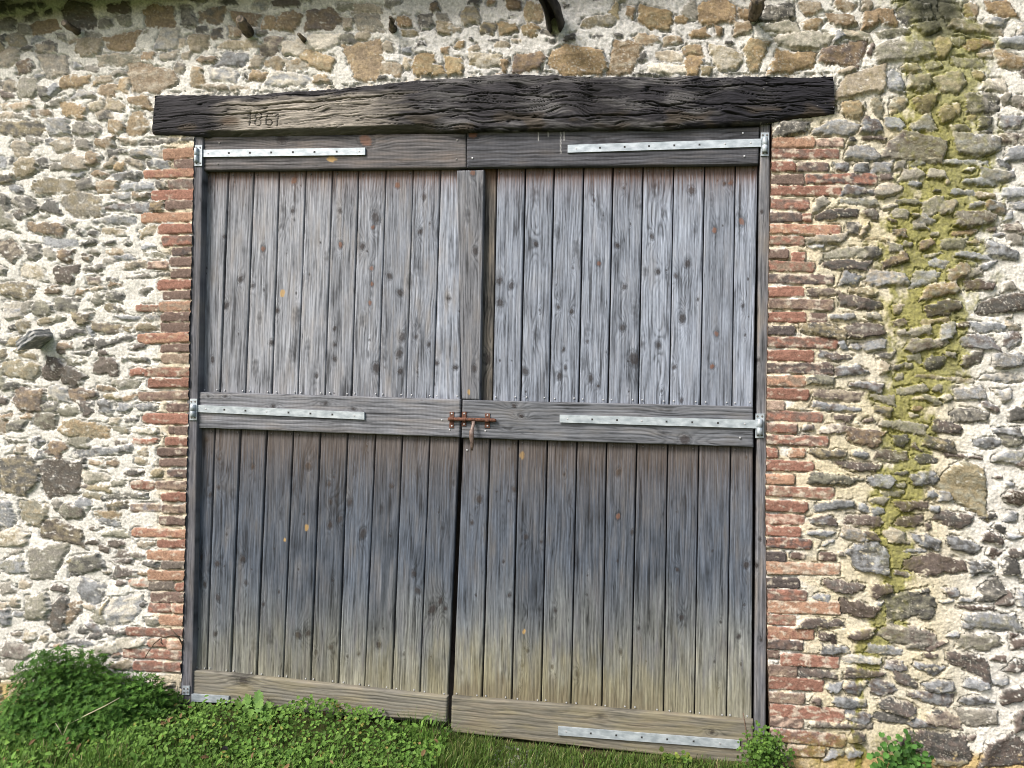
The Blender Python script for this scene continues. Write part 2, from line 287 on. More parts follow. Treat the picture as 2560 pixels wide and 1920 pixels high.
# ------------------------------------------------------------------ stone wall
# the larger stones of the wall: region header (x0 y0 scale) then  cx cy w h angle colours
STONES = """
@0 0 4.424
30 90 110 140 0 d;165 95 120 90 0 d;320 75 140 80 0 d;455 55 60 70 0 d;520 145 80 50 -15 d;345 190 170 60 -25 d;850 100 340 160 0 kd;900 220 330 190 0 kd
1310 100 230 110 0 k;500 300 280 140 -5 bo;90 275 180 140 0 gd;280 330 150 100 15 g;35 450 80 130 0 d;190 450 190 170 -5 gt;430 435 160 70 -12 s
1170 265 160 110 -20 g;1385 235 170 120 0 ge;1330 480 330 185 0 ob;985 515 270 190 0 wt;1045 390 200 60 5 g;1760 180 310 240 0 bo;2080 190 150 220 0 dg
1865 430 210 250 0 ps;2150 460 160 120 0 wt;2020 480 80 100 0 w;520 530 220 130 -18 dw;290 540 150 50 0 dg;80 640 260 190 -25 gw;280 740 180 130 -15 bm
610 730 290 240 0 gw;1320 660 430 130 3 ew;1650 620 150 90 0 b;1860 620 180 100 0 gw;2060 620 100 90 0 w;1020 770 160 80 15 g;860 725 90 60 0 s
1690 870 500 290 0 bw;1990 760 110 120 0 wd;820 905 290 130 -8 ob;1140 880 190 90 0 wo;1320 810 150 60 -12 g;1350 950 150 160 -5 ow;1190 1000 220 140 0 bw
90 950 180 130 0 dw;95 1055 150 60 0 m;310 970 220 210 -20 eg;490 1025 140 130 0 de;590 1000 80 150 25 s;930 1045 220 80 0 ps;200 1175 350 80 -5 wb
620 1140 250 80 -18 ge;1090 1170 160 120 -20 pt;1260 1160 200 120 0 wt;1550 1130 230 140 0 ob;820 1230 270 150 5 oo;1170 1280 190 110 -5 dw;450 1260 230 80 -4 bg
70 1280 160 60 -8 w;220 1285 90 60 0 g;1520 1370 240 250 0 ow;1290 1400 160 160 0 ow;240 1420 480 170 3 dt;640 1400 240 180 0 sg;930 1430 240 130 8 gd
1080 1460 70 120 30 g;560 1570 120 80 0 sd;400 1560 180 70 0 g;1160 1590 190 110 0 bg;1850 1560 550 60 -3 dg;1420 1565 180 60 0 w;690 1600 200 150 -20 wg;930 1600 160 110 0 g
@0 350 4.424
240 90 210 170 0 gw;60 260 140 150 0 ds;285 300 240 190 0 tw;480 260 130 130 -35 d;840 260 270 190 15 wg;1030 215 140 150 20 bw;1290 140 210 70 -3 d;1230 260 140 90 -30 w
1330 290 110 90 0 o;1490 250 180 80 15 wd;1750 265 230 90 0 sd;1610 150 370 90 4 sw;640 300 140 80 -10 g;70 430 170 110 0 dt;1400 395 310 95 0 sd;1100 380 170 70 3 b
860 390 120 50 0 s;610 510 500 180 -3 tg;940 490 180 130 -25 gd;1170 520 230 130 0 bw;180 545 150 80 20 sd;1530 515 340 85 2 s;1785 495 115 90 0 dw;1560 620 170 80 0 gb
1335 625 210 80 0 sg;920 715 410 280 5 gt;290 715 260 150 30 dg;570 735 180 130 0 d;235 835 140 90 0 dk;1420 750 430 100 3 sm;1740 735 150 110 0 ko;40 700 110 190 0 dg
70 850 140 130 0 ps;500 830 120 60 0 g;1275 890 440 90 -3 sg;525 990 410 130 5 bk;780 920 110 90 30 g;890 1025 80 80 0 d;130 970 150 60 10 e;1030 1030 100 70 0 d
1250 1010 250 60 5 tw;1640 1015 190 90 -22 tw;680 1145 330 100 0 s;990 1145 180 60 -10 d;1220 1140 140 45 0 d;1410 1135 70 50 -40 d;1640 1180 150 50 0 s
130 1220 190 240 -25 kw;370 1240 150 160 10 dg;730 1280 170 130 0 mb;560 1270 110 120 0 g;955 1295 120 70 10 kb;1275 1240 190 80 0 bw;1040 1240 90 50 0 g;1380 1300 220 50 0 s
1720 1265 250 50 3 e;1200 1350 110 60 0 g;1500 1380 260 80 -12 wd;1040 1420 220 80 -5 gd;730 1490 250 200 0 km;370 1460 250 140 5 pt;20 1450 90 100 0 g;1240 1540 110 40 0 d
1640 1500 450 50 -6 gd;1050 1560 150 80 0 mw;1270 1600 130 50 0 b
@0 700 4.424
180 110 370 180 3 td;600 110 170 100 0 bm;900 125 110 60 0 b;1080 90 140 50 0 w;1620 110 150 60 -25 g;740 275 260 150 -3 ed;480 320 230 150 5 ed;150 330 200 190 0 ps
290 300 130 130 0 g;1080 215 130 120 0 ge;1270 190 170 110 0 de;1270 320 230 80 12 td;920 420 190 140 0 kt;500 460 170 70 -5 t;270 500 170 110 -20 tg;640 430 150 70 0 e
1410 420 250 45 0 s;1680 410 140 80 0 sw;1235 535 370 90 3 kt;1620 515 230 80 0 tw;1000 570 70 120 8 s;800 590 250 80 -12 d;150 520 90 50 -30 d;1190 690 260 100 -12 d
990 690 150 80 -25 d;1400 650 180 45 -10 d;720 730 150 80 0 bm;910 800 150 40 0 d;690 800 80 70 0 k;1150 800 110 60 0 m;30 690 120 50 0 d;150 680 150 90 -15 t
220 770 170 60 -5 t;310 840 190 50 0 t;1540 880 230 50 0 ed;850 910 210 60 -5 e;1180 950 260 190 0 km;240 990 400 190 3 et;600 990 210 230 10 km;790 1080 240 180 25 kd
1380 1150 320 100 3 eg;1520 1020 170 80 -8 r;140 1170 170 90 5 de;645 1260 220 150 3 ps;320 1330 340 240 8 mb;930 1270 290 140 0 mb;1250 1290 190 60 0 t;1450 1300 150 70 0 b
560 1420 210 110 0 de;760 1440 210 120 0 e;960 1420 150 160 0 dm;1170 1400 160 150 25 ds;1370 1415 150 100 0 s;1630 1410 230 90 -8 sd;30 1340 110 90 0 md
1270 1555 140 80 -15 pt;1460 1555 150 60 0 d;70 1510 140 50 0 b;300 1510 130 60 0 b;510 1560 230 180 0 ek;160 1610 230 120 0 ed
@0 1050 4.424
930 100 500 170 3 to;1340 105 180 60 0 et;1610 120 290 70 3 ep;190 230 210 50 0 de;420 240 110 100 -20 ds;630 320 200 190 8 mb;870 240 260 110 10 e;1340 240 120 60 0 mp
1600 240 250 70 0 rp;1130 350 600 80 -3 sd;1580 350 120 80 0 w;200 600 480 400 0 dt;690 640 430 380 0 kd;930 480 70 120 0 d;1070 470 150 60 0 bw;1240 480 150 70 0 bm
1490 580 210 70 5 dm;1740 580 140 80 5 tw;1060 630 310 120 5 ep;1090 750 250 70 0 t;930 730 90 50 0 mp;1320 700 150 80 0 e;1390 840 440 70 -4 de;1030 830 220 70 15 et
1130 860 80 50 0 d;230 330 110 90 0 w;440 390 100 90 0 ds;370 1030 290 260 10 et;70 1040 170 270 0 sg;640 940 90 110 20 g;800 1010 280 160 0 em;920 930 160 130 20 s
1300 950 230 90 -3 dt;1190 1050 280 90 3 oe;1210 1130 230 80 15 sd;680 1230 480 200 15 kt;1075 1195 150 35 0 k;140 1300 330 180 -5 tp;1290 1260 300 70 3 e;1020 1350 130 60 15 k
1290 1370 190 70 10 km;1150 1430 120 60 10 k;1620 1380 180 70 0 w;1450 1490 310 70 5 me;1350 1570 230 60 0 md
@0 1350 4.424
510 250 320 350 0 ge;140 280 270 150 0 es;960 260 350 200 -5 de;800 220 90 80 0 t;180 140 150 50 -20 g;1400 350 250 110 5 md;1660 260 170 70 10 d;1585 370 110 50 0 b
1360 470 110 60 0 m;1520 475 230 90 0 pr;1000 570 270 220 25 sd;650 530 160 80 10 m;80 540 150 130 -10 g;270 490 130 80 0 w;410 740 280 260 -15 eg;650 810 180 330 25 kd
810 810 130 260 20 bk;1090 830 130 150 0 e;1350 780 430 290 -15 sp;1150 740 70 250 20 t;1570 720 100 60 0 dm;1690 900 130 100 0 ge;60 850 130 180 0 sd;160 690 100 100 0 w
30 740 80 80 0 w;1040 970 180 100 35 sm;1280 1010 220 70 3 dm;1060 1060 200 60 -10 d;920 1000 110 70 0 d;340 1070 140 100 0 tp;480 1080 110 90 0 tp;690 1050 100 100 0 gp
200 1230 320 170 5 gm;110 1390 230 130 0 g;170 1480 260 70 0 ew;880 1140 300 60 0 sd;1450 1140 330 100 0 pe;1200 1200 250 120 0 pe;1340 1390 260 110 0 tw;1300 1260 120 70 0 rp
@1900 0 3.3515
160 110 280 150 5 dg;430 70 180 110 0 wb;710 50 180 100 0 wb;900 40 90 90 0 w;680 175 250 110 5 bw;430 210 170 100 0 ow;170 230 300 100 0 pe;360 340 480 140 -3 pe
820 300 240 80 4 ew;650 320 60 110 30 s;930 165 140 150 -10 b;1060 150 170 140 -5 b;280 510 370 180 0 ob;680 460 390 190 0 bm;930 410 50 120 20 m;1300 110 300 170 0 de
1110 270 290 70 -6 e;1210 430 500 170 -5 eg;1410 240 170 90 -15 e;1530 400 150 170 10 t;1660 350 130 80 -15 e;1600 100 200 140 0 e;1770 100 140 150 25 bw;2010 75 230 130 5 bo
1810 230 450 90 5 ew;1960 200 190 100 0 sp;1820 370 240 110 -15 b;2120 350 250 90 -10 s;1880 460 130 50 0 w;2110 520 270 130 5 ow;860 690 400 220 -3 wt;730 590 160 50 -10 w
1130 670 130 190 -5 s;1260 570 170 80 5 et;1340 700 200 150 5 ew;1460 550 150 80 0 e;1740 530 270 90 2 e;1590 700 270 190 0 ew;1960 710 220 120 0 gp;1830 630 110 80 0 t
1860 870 310 190 8 dg;2060 830 70 100 0 g;2150 840 130 100 0 g;770 920 190 160 0 to;850 880 50 50 0 p;980 890 110 180 0 et;1160 880 150 170 3 et;1370 880 180 160 0 tk
1570 950 160 140 -35 t;1650 920 70 110 0 t;1770 990 90 50 -15 t;260 1080 280 120 3 dg;640 1070 370 130 0 sg;930 1060 170 140 5 sm;1130 1040 190 120 0 s;1350 1050 230 120 -15 gs
1680 1080 190 70 3 g;1880 1030 130 100 -10 d;1890 1115 130 40 0 d;2110 1020 210 110 0 sm;780 1175 70 40 0 d;950 1165 210 50 3 mk;1310 1240 510 240 3 gm;1820 1220 390 190 0 gs
860 1280 280 140 3 sg;2090 1160 180 100 0 mp;2150 1290 180 130 0 s;690 1405 130 90 0 sm;845 1405 130 90 0 ds;1020 1405 190 110 -5 sg;1175 1385 80 70 0 g;1330 1370 130 60 0 ds
1710 1360 430 50 2 s;1060 1485 110 70 3 m;1280 1460 200 90 5 g;1480 1460 170 80 0 g;1750 1420 100 40 0 d;2040 1380 150 60 30 sd;1990 1480 300 120 -3 sg;1850 1520 300 70 3 s
820 1600 270 80 4 sm;1080 1590 240 110 -5 gw;1300 1540 120 60 0 s;1560 1520 50 50 0 w;1690 1610 200 60 -3 s;2120 1620 210 90 0 s;1480 1600 70 30 0 d
@1900 470 3.3515
510 130 140 90 -20 gp;830 115 320 60 5 es;1250 115 230 50 3 de;1450 150 210 150 -20 eg;1570 160 180 120 -30 wg;640 220 390 90 -5 md;920 220 140 90 0 gm;1170 215 150 100 10 g
1090 165 120 40 -15 g;1310 230 70 50 0 g;1100 275 80 30 0 m;1390 270 160 90 15 gs;1340 320 130 60 0 g;1800 260 370 130 -5 gm;1960 165 190 100 10 sb;1880 65 170 50 0 w
2160 150 120 80 0 s;2080 240 70 90 20 s;780 340 120 110 10 dp;890 340 60 140 10 w;1170 380 130 80 2 db;1460 385 70 40 0 g;1710 375 210 60 -2 bk;1940 350 100 50 0 m
2110 330 150 80 0 mp;1615 470 230 100 2 e;1810 450 170 40 -5 td;2140 440 130 100 0 g;1390 470 130 80 -30 mb;1235 470 90 50 0 g;1130 500 140 90 5 ge;560 430 350 80 -2 gw
470 495 130 40 0 s;980 425 200 30 4 t;770 540 490 100 -2 eg;940 540 140 110 0 dg;1130 610 230 90 -18 mb;1450 560 160 40 -10 e;1790 570 330 70 8 s;2030 540 270 110 10 sd
1490 630 170 80 8 sg;720 645 400 90 2 dm;1060 760 370 130 2 sw;1390 750 250 130 -8 es;760 765 170 110 3 sd;1660 700 200 130 -30 bg;1780 720 160 90 -10 g;1900 650 130 60 0 s
540 875 290 70 2 mw;860 870 260 60 3 te;1520 850 310 120 -2 bg;1840 815 250 90 5 m;2090 820 100 90 0 g;850 970 370 100 4 md;1530 1010 320 130 -5 kd;2040 980 460 150 -12 dk
1150 1010 90 90 0 w;690 1080 220 60 0 gs;950 1070 130 60 5 g;1170 1125 150 60 -3 mw;1460 1115 260 50 -8 t;530 1190 440 120 12 dt;880 1190 340 130 -3 mg;1190 1210 90 70 0 g
1340 1200 180 80 -12 g;1570 1200 140 130 -15 gs;1920 1165 310 90 6 s;1820 1290 330 130 3 sm;2110 1270 160 130 -25 ms;1700 1150 120 70 0 m;1390 1310 370 110 -8 gm;700 1320 80 90 0 s
800 1330 120 60 0 sm;960 1320 210 90 -15 sg;630 1410 280 70 4 ms;1050 1410 170 60 -6 gd;1280 1420 150 60 5 e;1460 1460 200 130 -5 d;1590 1400 110 50 20 g;1770 1440 180 110 -10 gm
2080 1450 250 130 3 gs;770 1530 290 90 2 ms;1160 1500 80 50 0 d;1240 1490 80 50 0 g;1170 1580 80 70 0 g;1040 1510 90 110 15 w;1550 1595 500 40 5 tp;2030 1590 370 80 3 sp;510 1610 240 90 -2 ed
@1900 940 3.3515
890 80 290 80 8 ms;1280 120 270 80 -5 eg;1480 110 90 70 -10 g;1770 145 280 110 3 gs;2050 165 130 110 0 ps;650 165 420 100 6 wm;1020 185 220 70 8 g;1440 200 180 60 15 e
1330 190 120 40 0 t;1560 180 80 80 30 p;640 265 440 60 6 sm;1030 290 160 80 5 dt;1320 275 110 40 0 b;1265 320 40 70 -30 p;1740 330 350 120 4 gd;1940 265 160 60 15 ms
2160 320 150 130 0 d;690 355 160 60 10 m;910 365 90 40 -15 m;820 405 40 30 0 p;1200 420 420 100 8 ge;1570 435 250 100 8 md;410 435 90 60 0 sm;610 445 240 80 2 mp
870 515 310 150 8 bm;1180 540 130 110 0 d;1290 590 70 60 0 m;1500 570 280 110 12 dt;2080 470 260 80 8 ds;1900 560 240 90 3 sd;2110 540 200 100 0 ed;560 650 320 80 3 dt
840 655 130 70 8 s;1100 665 300 95 3 ke;1390 695 200 80 5 d;1700 675 320 35 5 m;2090 685 270 100 -3 se;830 760 380 80 6 md;1170 815 140 40 -10 d;1710 890 400 360 20 te
1560 1000 140 120 0 gs;630 870 480 100 3 ed;1010 880 230 120 8 sd;1180 920 90 60 0 e;1380 860 220 130 -10 ds;1090 985 190 60 3 e;1440 990 90 70 0 s;2140 1020 190 130 15 km
2090 910 70 40 0 s;2000 845 60 20 0 m;990 1045 150 70 5 g;620 1085 360 90 -4 sd;860 1100 70 70 0 s;990 1130 130 80 5 sd;1260 1090 300 90 5 km;1460 1110 90 70 -10 s
530 1210 240 90 0 ms;870 1210 330 100 5 mk;1250 1215 230 110 0 km;1610 1200 310 130 8 md;1910 1180 150 50 0 d;2100 1180 100 100 0 s;2000 1270 120 60 10 d;500 1320 240 60 0 s
790 1330 230 100 10 ws;1130 1340 220 120 12 gw;1390 1380 260 110 15 ds;1690 1420 300 120 18 ds;940 1330 90 80 0 m;1410 1260 50 70 0 m;1950 1360 180 110 15 md;2140 1350 150 40 0 s
910 1520 340 260 0 ds;1300 1465 190 40 3 s;570 1400 80 40 0 s;1460 1580 540 190 2 mk;1850 1610 200 110 -5 ds;2090 1590 160 150 0 d;1950 1480 100 80 30 m;2140 1490 150 80 0 md
@1900 1425 3.3515
710 140 360 110 7 md;1020 170 200 110 -8 mk;510 235 160 60 0 s;820 330 330 130 18 km;1260 290 440 230 -5 de;1360 190 100 80 0 d;1390 350 170 150 0 de;1000 280 60 40 0 s
1610 190 130 80 -5 sm;1570 260 160 30 -5 s;1930 170 240 180 -20 dg;2050 240 140 130 -15 md;2190 240 80 130 0 s;1820 315 330 50 4 m;1940 430 500 140 4 se;1740 460 100 80 20 sd
510 445 410 90 2 md;565 560 170 80 0 m;840 545 220 100 2 mk;1250 550 500 160 8 gm;1340 620 240 90 0 g;1480 630 220 60 -20 m;1620 545 100 60 0 s;1840 600 370 150 0 ge
2160 620 130 90 0 m;2130 550 90 50 0 m;630 665 260 80 -3 sd;1050 670 310 80 12 sg;850 750 350 80 3 sp;1140 800 180 90 3 ms;1740 770 370 150 15 dm;1430 710 130 60 0 m
2000 740 130 50 0 m;2150 810 170 110 0 dm;1400 820 250 80 20 ds;480 870 330 80 4 md;880 870 350 80 3 md;1220 920 240 90 25 md;780 990 180 110 3 sm;620 985 120 80 0 s
1010 990 250 140 15 sm;1500 975 260 110 -3 sd;1820 960 220 100 3 s;2000 940 160 60 0 se;1420 1065 390 90 12 sm;2110 1050 220 130 -12 md;1820 1095 290 80 3 sd;740 1115 290 100 8 sd
1150 1150 340 130 5 dm;1120 1240 350 80 8 d;1350 1290 250 80 12 sm;1540 1250 300 120 3 mw;1490 1190 100 40 0 d;1830 1240 330 150 -5 g;820 1235 220 100 12 sm;680 1300 540 60 2 gm
820 1400 140 100 5 dm;475 1095 80 80 20 m;1480 1470 640 230 12 dm;2050 1520 420 260 -12 md;2170 1270 110 180 0 md;640 1530 150 90 0 s;790 1540 140 80 0 s;1380 1560 120 60 0 sd
1600 1600 320 80 5 te;1770 1410 60 50 0 m
@480 0 1.764
90 70 110 70 0 bd;165 10 80 30 0 d;305 20 70 50 0 ps;415 15 110 40 0 k;240 85 110 60 0 b;340 100 60 60 0 ob;425 95 100 85 0 bo;580 85 150 95 0 bm;110 150 50 50 0 db
40 130 50 40 0 d;195 140 60 50 0 bw;30 190 90 75 0 tw;205 200 180 40 -2 wt;350 205 80 80 0 mw;450 210 100 70 0 pw;575 185 130 70 0 p;310 145 50 25 0 g;65 265 80 35 0 bd
180 265 150 60 -5 sd;290 270 50 60 20 w;555 270 150 75 8 ot;365 280 80 50 0 wo;470 285 120 50 0 po;25 340 60 80 0 ow;140 330 130 60 0 sp;235 330 15 50 0 d;295 335 75 40 0 bo
430 350 190 55 0 sp;570 350 70 40 0 wo;100 385 110 25 0 w;210 385 80 20 0 w;765 270 150 170 -10 bo;690 170 70 50 0 ed;680 30 80 30 0 e;690 105 45 50 0 w;775 100 110 85 0 gw
775 40 120 40 0 w;755 160 70 40 0 w;865 210 50 50 -30 w;880 20 60 30 0 g;935 95 60 50 0 bo;1065 30 45 40 -30 bd;1030 95 65 65 0 dg;1105 75 50 35 0 g;1230 70 80 80 0 gt
1240 10 50 25 0 d;1120 125 75 60 0 tw;960 150 65 35 0 tg;1165 130 40 25 0 w;945 225 40 30 0 s;1180 200 40 35 0 ow;1010 195 35 25 0 d;1230 170 20 20 0 d;1115 220 40 30 0 b
1020 285 100 95 0 ot;1085 310 50 50 0 to;1155 290 80 80 0 ot;870 305 110 60 0 wb;945 280 35 50 0 w;1245 215 50 25 -20 w;1250 260 40 50 0 tp;840 340 50 20 0 d
@1200 0 1.764
50 12 40 25 0 b;150 25 65 50 0 bk;235 55 85 80 0 bt;35 125 65 55 0 dt;120 125 90 50 0 to;225 135 75 55 0 ot;520 95 150 45 -8 tg;600 40 40 60 25 t;665 55 35 60 0 b
770 80 150 95 8 ot;925 45 65 75 10 g;885 85 60 35 10 o;1045 50 170 110 -8 bo;1170 65 60 45 0 b;395 170 55 30 -30 d;610 155 40 20 0 d;520 163 45 12 0 d;315 180 30 20 0 d
735 175 115 50 0 bw;850 175 80 35 0 bw;965 148 90 35 -5 ob;1052 140 30 50 0 b;1160 125 80 60 0 bw;60 180 50 15 0 d;100 195 60 25 0 w;160 180 45 15 0 w;30 265 140 60 0 pt
105 290 30 60 0 b;215 275 140 85 -5 bm;425 265 250 125 0 ob;635 255 125 140 -5 bw;718 250 30 50 20 d;835 245 120 50 0 wp;825 300 160 45 0 p;935 220 85 50 -5 bt
940 285 80 90 0 bo;1095 260 125 100 0 pt;1000 310 50 40 0 t;1210 245 85 140 3 to;1045 215 60 15 0 d;1100 190 40 15 0 d;720 325 100 12 0 d;380 25 20 10 0 d;145 70 20 10 0 d
"""
# brick courses of the two jambs: x_inner/outer  y h colours ('E' = runs to the edge of the opening)
BRICKS_L = """
@0 350 4.424
1800 E 150 105 o;1925 E 262 98 m;1590 E 368 88 or;1860 E 485 98 mg;1670 E 605 100 r;1830 E 715 90 m;1565 E 860 95 o;1755 E 985 100 r;1800 E 1115 98 mr;1905 E 1235 88 md
1880 E 1350 100 m;1640 1870 1385 85 mp;1890 E 1475 95 m;1745 E 1600 95 r
@0 700 4.424
1810 E 170 85 m;1510 1760 312 72 wr;1765 E 290 98 ow;1785 E 410 92 mk;1780 E 525 98 m;1525 E 638 95 or;1780 E 755 85 m;1790 E 872 98 w;1600 E 1020 90 rw;1650 E 1140 95 r
1535 E 1282 82 wm;1840 E 1410 85 km;1580 E 1535 95 r
@0 1050 4.424
1870 1930 110 85 m;1940 E 115 88 m;1830 E 238 90 r;1745 E 352 82 mk;1770 E 470 84 m;1850 E 590 82 md;1460 1715 722 88 rw;1725 E 722 88 mw;1790 E 850 88 r;1450 1790 968 82 ws
1800 E 985 88 wk;1770 E 1112 96 mk;1460 E 1250 82 or;1740 E 1370 84 r;1630 E 1495 98 o;1790 E 1600 80 g
@0 1350 4.424
1640 E 390 98 o;1645 1930 505 95 g;1940 E 520 90 r;1670 E 635 108 m;1650 1900 750 95 rm;1910 E 760 100 or;1760 E 890 108 o;1390 E 1022 84 rm;1640 1850 1140 80 rw
1855 E 1160 100 op;1360 E 1262 98 rm;1480 E 1400 98 rm
"""
BRICKS_R = """
@1900 0 3.3515
E 460 1195 80 o;470 700 1195 78 mp;E 665 1288 74 rm;E 300 1397 74 r;310 570 1400 72 md;E 372 1507 74 m;382 985 1500 72 rd;E 680 1600 74 r
@1900 470 3.3515
E 412 137 78 mr;E 350 245 72 dm;360 432 248 70 r;E 672 345 76 or;E 375 440 74 wr;E 240 555 76 m;265 380 575 70 r;E 460 660 76 wr;E 620 765 74 dm;E 370 870 76 r
E 615 975 78 mw;E 385 1085 78 r;410 560 1090 74 m;E 295 1195 76 d;E 655 1295 80 mr;E 452 1405 82 r;E 615 1515 80 dm
@1900 940 3.3515
E 380 45 82 wo;E 412 150 82 r;E 205 250 74 pw;E 530 340 76 mr;E 310 435 72 rm;E 570 540 78 mr;E 148 645 82 r;235 375 645 74 o;E 450 755 78 r;E 290 865 78 o;E 620 970 82 rw
E 400 1090 82 r;E 372 1200 76 rp;E 345 1302 80 r;E 432 1402 78 rd;E 215 1510 74 d;255 380 1508 50 k;495 635 1515 66 k;E 672 1612 86 ow
@1900 1425 3.3515
E 330 110 82 d;E 392 210 84 mr;E 682 312 96 o;E 300 418 82 rw;E 450 530 90 or;E 357 625 80 md;E 160 705 70 m;172 657 765 92 r;E 315 845 92 mw;E 532 958 96 r;E 372 1072 84 wm
E 707 1192 94 r;E 365 1275 82 mp;E 720 1405 92 rm;230 545 1515 88 tr
"""
PAL = {k: alb(c) for k, c in dict(
    g=(152, 147, 136), s=(154, 156, 158), d=(94, 92, 88), k=(94, 84, 74), b=(150, 130, 104), o=(166, 144, 110), w=(178, 166, 146),
    p=(206, 198, 182), e=(146, 143, 126), m=(110, 99, 92), t=(152, 140, 112), r=(166, 114, 92)).items()}
BPAL = {k: alb(c) for k, c in dict(
    o=(184, 144, 119), r=(156, 111, 95), m=(124, 103, 94), w=(156, 136, 118), g=(122, 112, 104), d=(86, 78, 78), k=(98, 80, 74), p=(205, 178, 160),
    s=(140, 136, 140), t=(150, 130, 90)).items()}

def eL(v):   # left edge of the opening (photo pixels)
    return np.interp(v, [300, 375, 640, 1150, 1350, 1600, 1750, 2080], [489, 486, 480, 469, 465, 457, 452, 442])
def eR(v):   # right edge
    return np.interp(v, [300, 350, 640, 1000, 1280, 1400, 1650, 1840, 2080], [1931, 1930, 1923, 1916.5, 1914, 1916, 1920, 1926, 1932])
LINT_T = ([379, 388, 583, 860, 1044, 1266, 1511, 1832, 2050, 2083, 2090], [236, 233, 235, 216, 196, 181, 187, 187, 187, 184, 184])
LINT_B = ([376, 500, 560, 860, 1145, 1700, 1941, 2088], [334, 337, 341, 333, 325, 318, 300, 281])

def parse(txt):
    out = []; x0 = y0 = 0; s = 1
    for ln in txt.strip().splitlines():
        if ln[0] == '@':
            x0, y0, s = [float(q) for q in ln[1:].split()]; continue
        for it in ln.split(';'):
            out.append((x0, y0, s, it.split()))
    return out

stones = []   # dict per stone
def add_stone(cx, cy, w, h, ang, c, brick=0):
    stones.append(dict(cx=cx, cy=cy, w=w, h=h, a=math.radians(ang), c=c, brick=brick))
for x0, y0, s, t in parse(STONES):
    _k = 1.07 if x0 < 100 else (0.97 if x0 > 1800 else 1.03)
    add_stone(x0+float(t[0])/s, y0+float(t[1])/s, float(t[2])/s*_k+2, float(t[3])/s*_k+1.5, float(t[4]), t[5])
for x0, y0, s, t in parse(BRICKS_L):
    cy = y0+float(t[2])/s; xa = x0+float(t[0])/s
    xb = eL(cy)+6 if t[1] == 'E' else x0+float(t[1])/s
    add_stone((xa+xb)/2, cy, xb-xa, float(t[3])/s, float(np.interp(cy, [400, 800, 1200, 1700], [-3.0, -1.5, 0.0, 2.5])), t[4], 1)
for x0, y0, s, t in parse(BRICKS_R):
    cy = y0+float(t[2])/s; xb = x0+float(t[1])/s
    xa = eR(cy)-6 if t[0] == 'E' else x0+float(t[0])/s
    add_stone((xa+xb)/2, cy, xb-xa, float(t[3])/s, float(np.interp(cy, [350, 900, 1400, 1850], [0.4, 1.0, 2.2, 4.0])), t[4], 2)

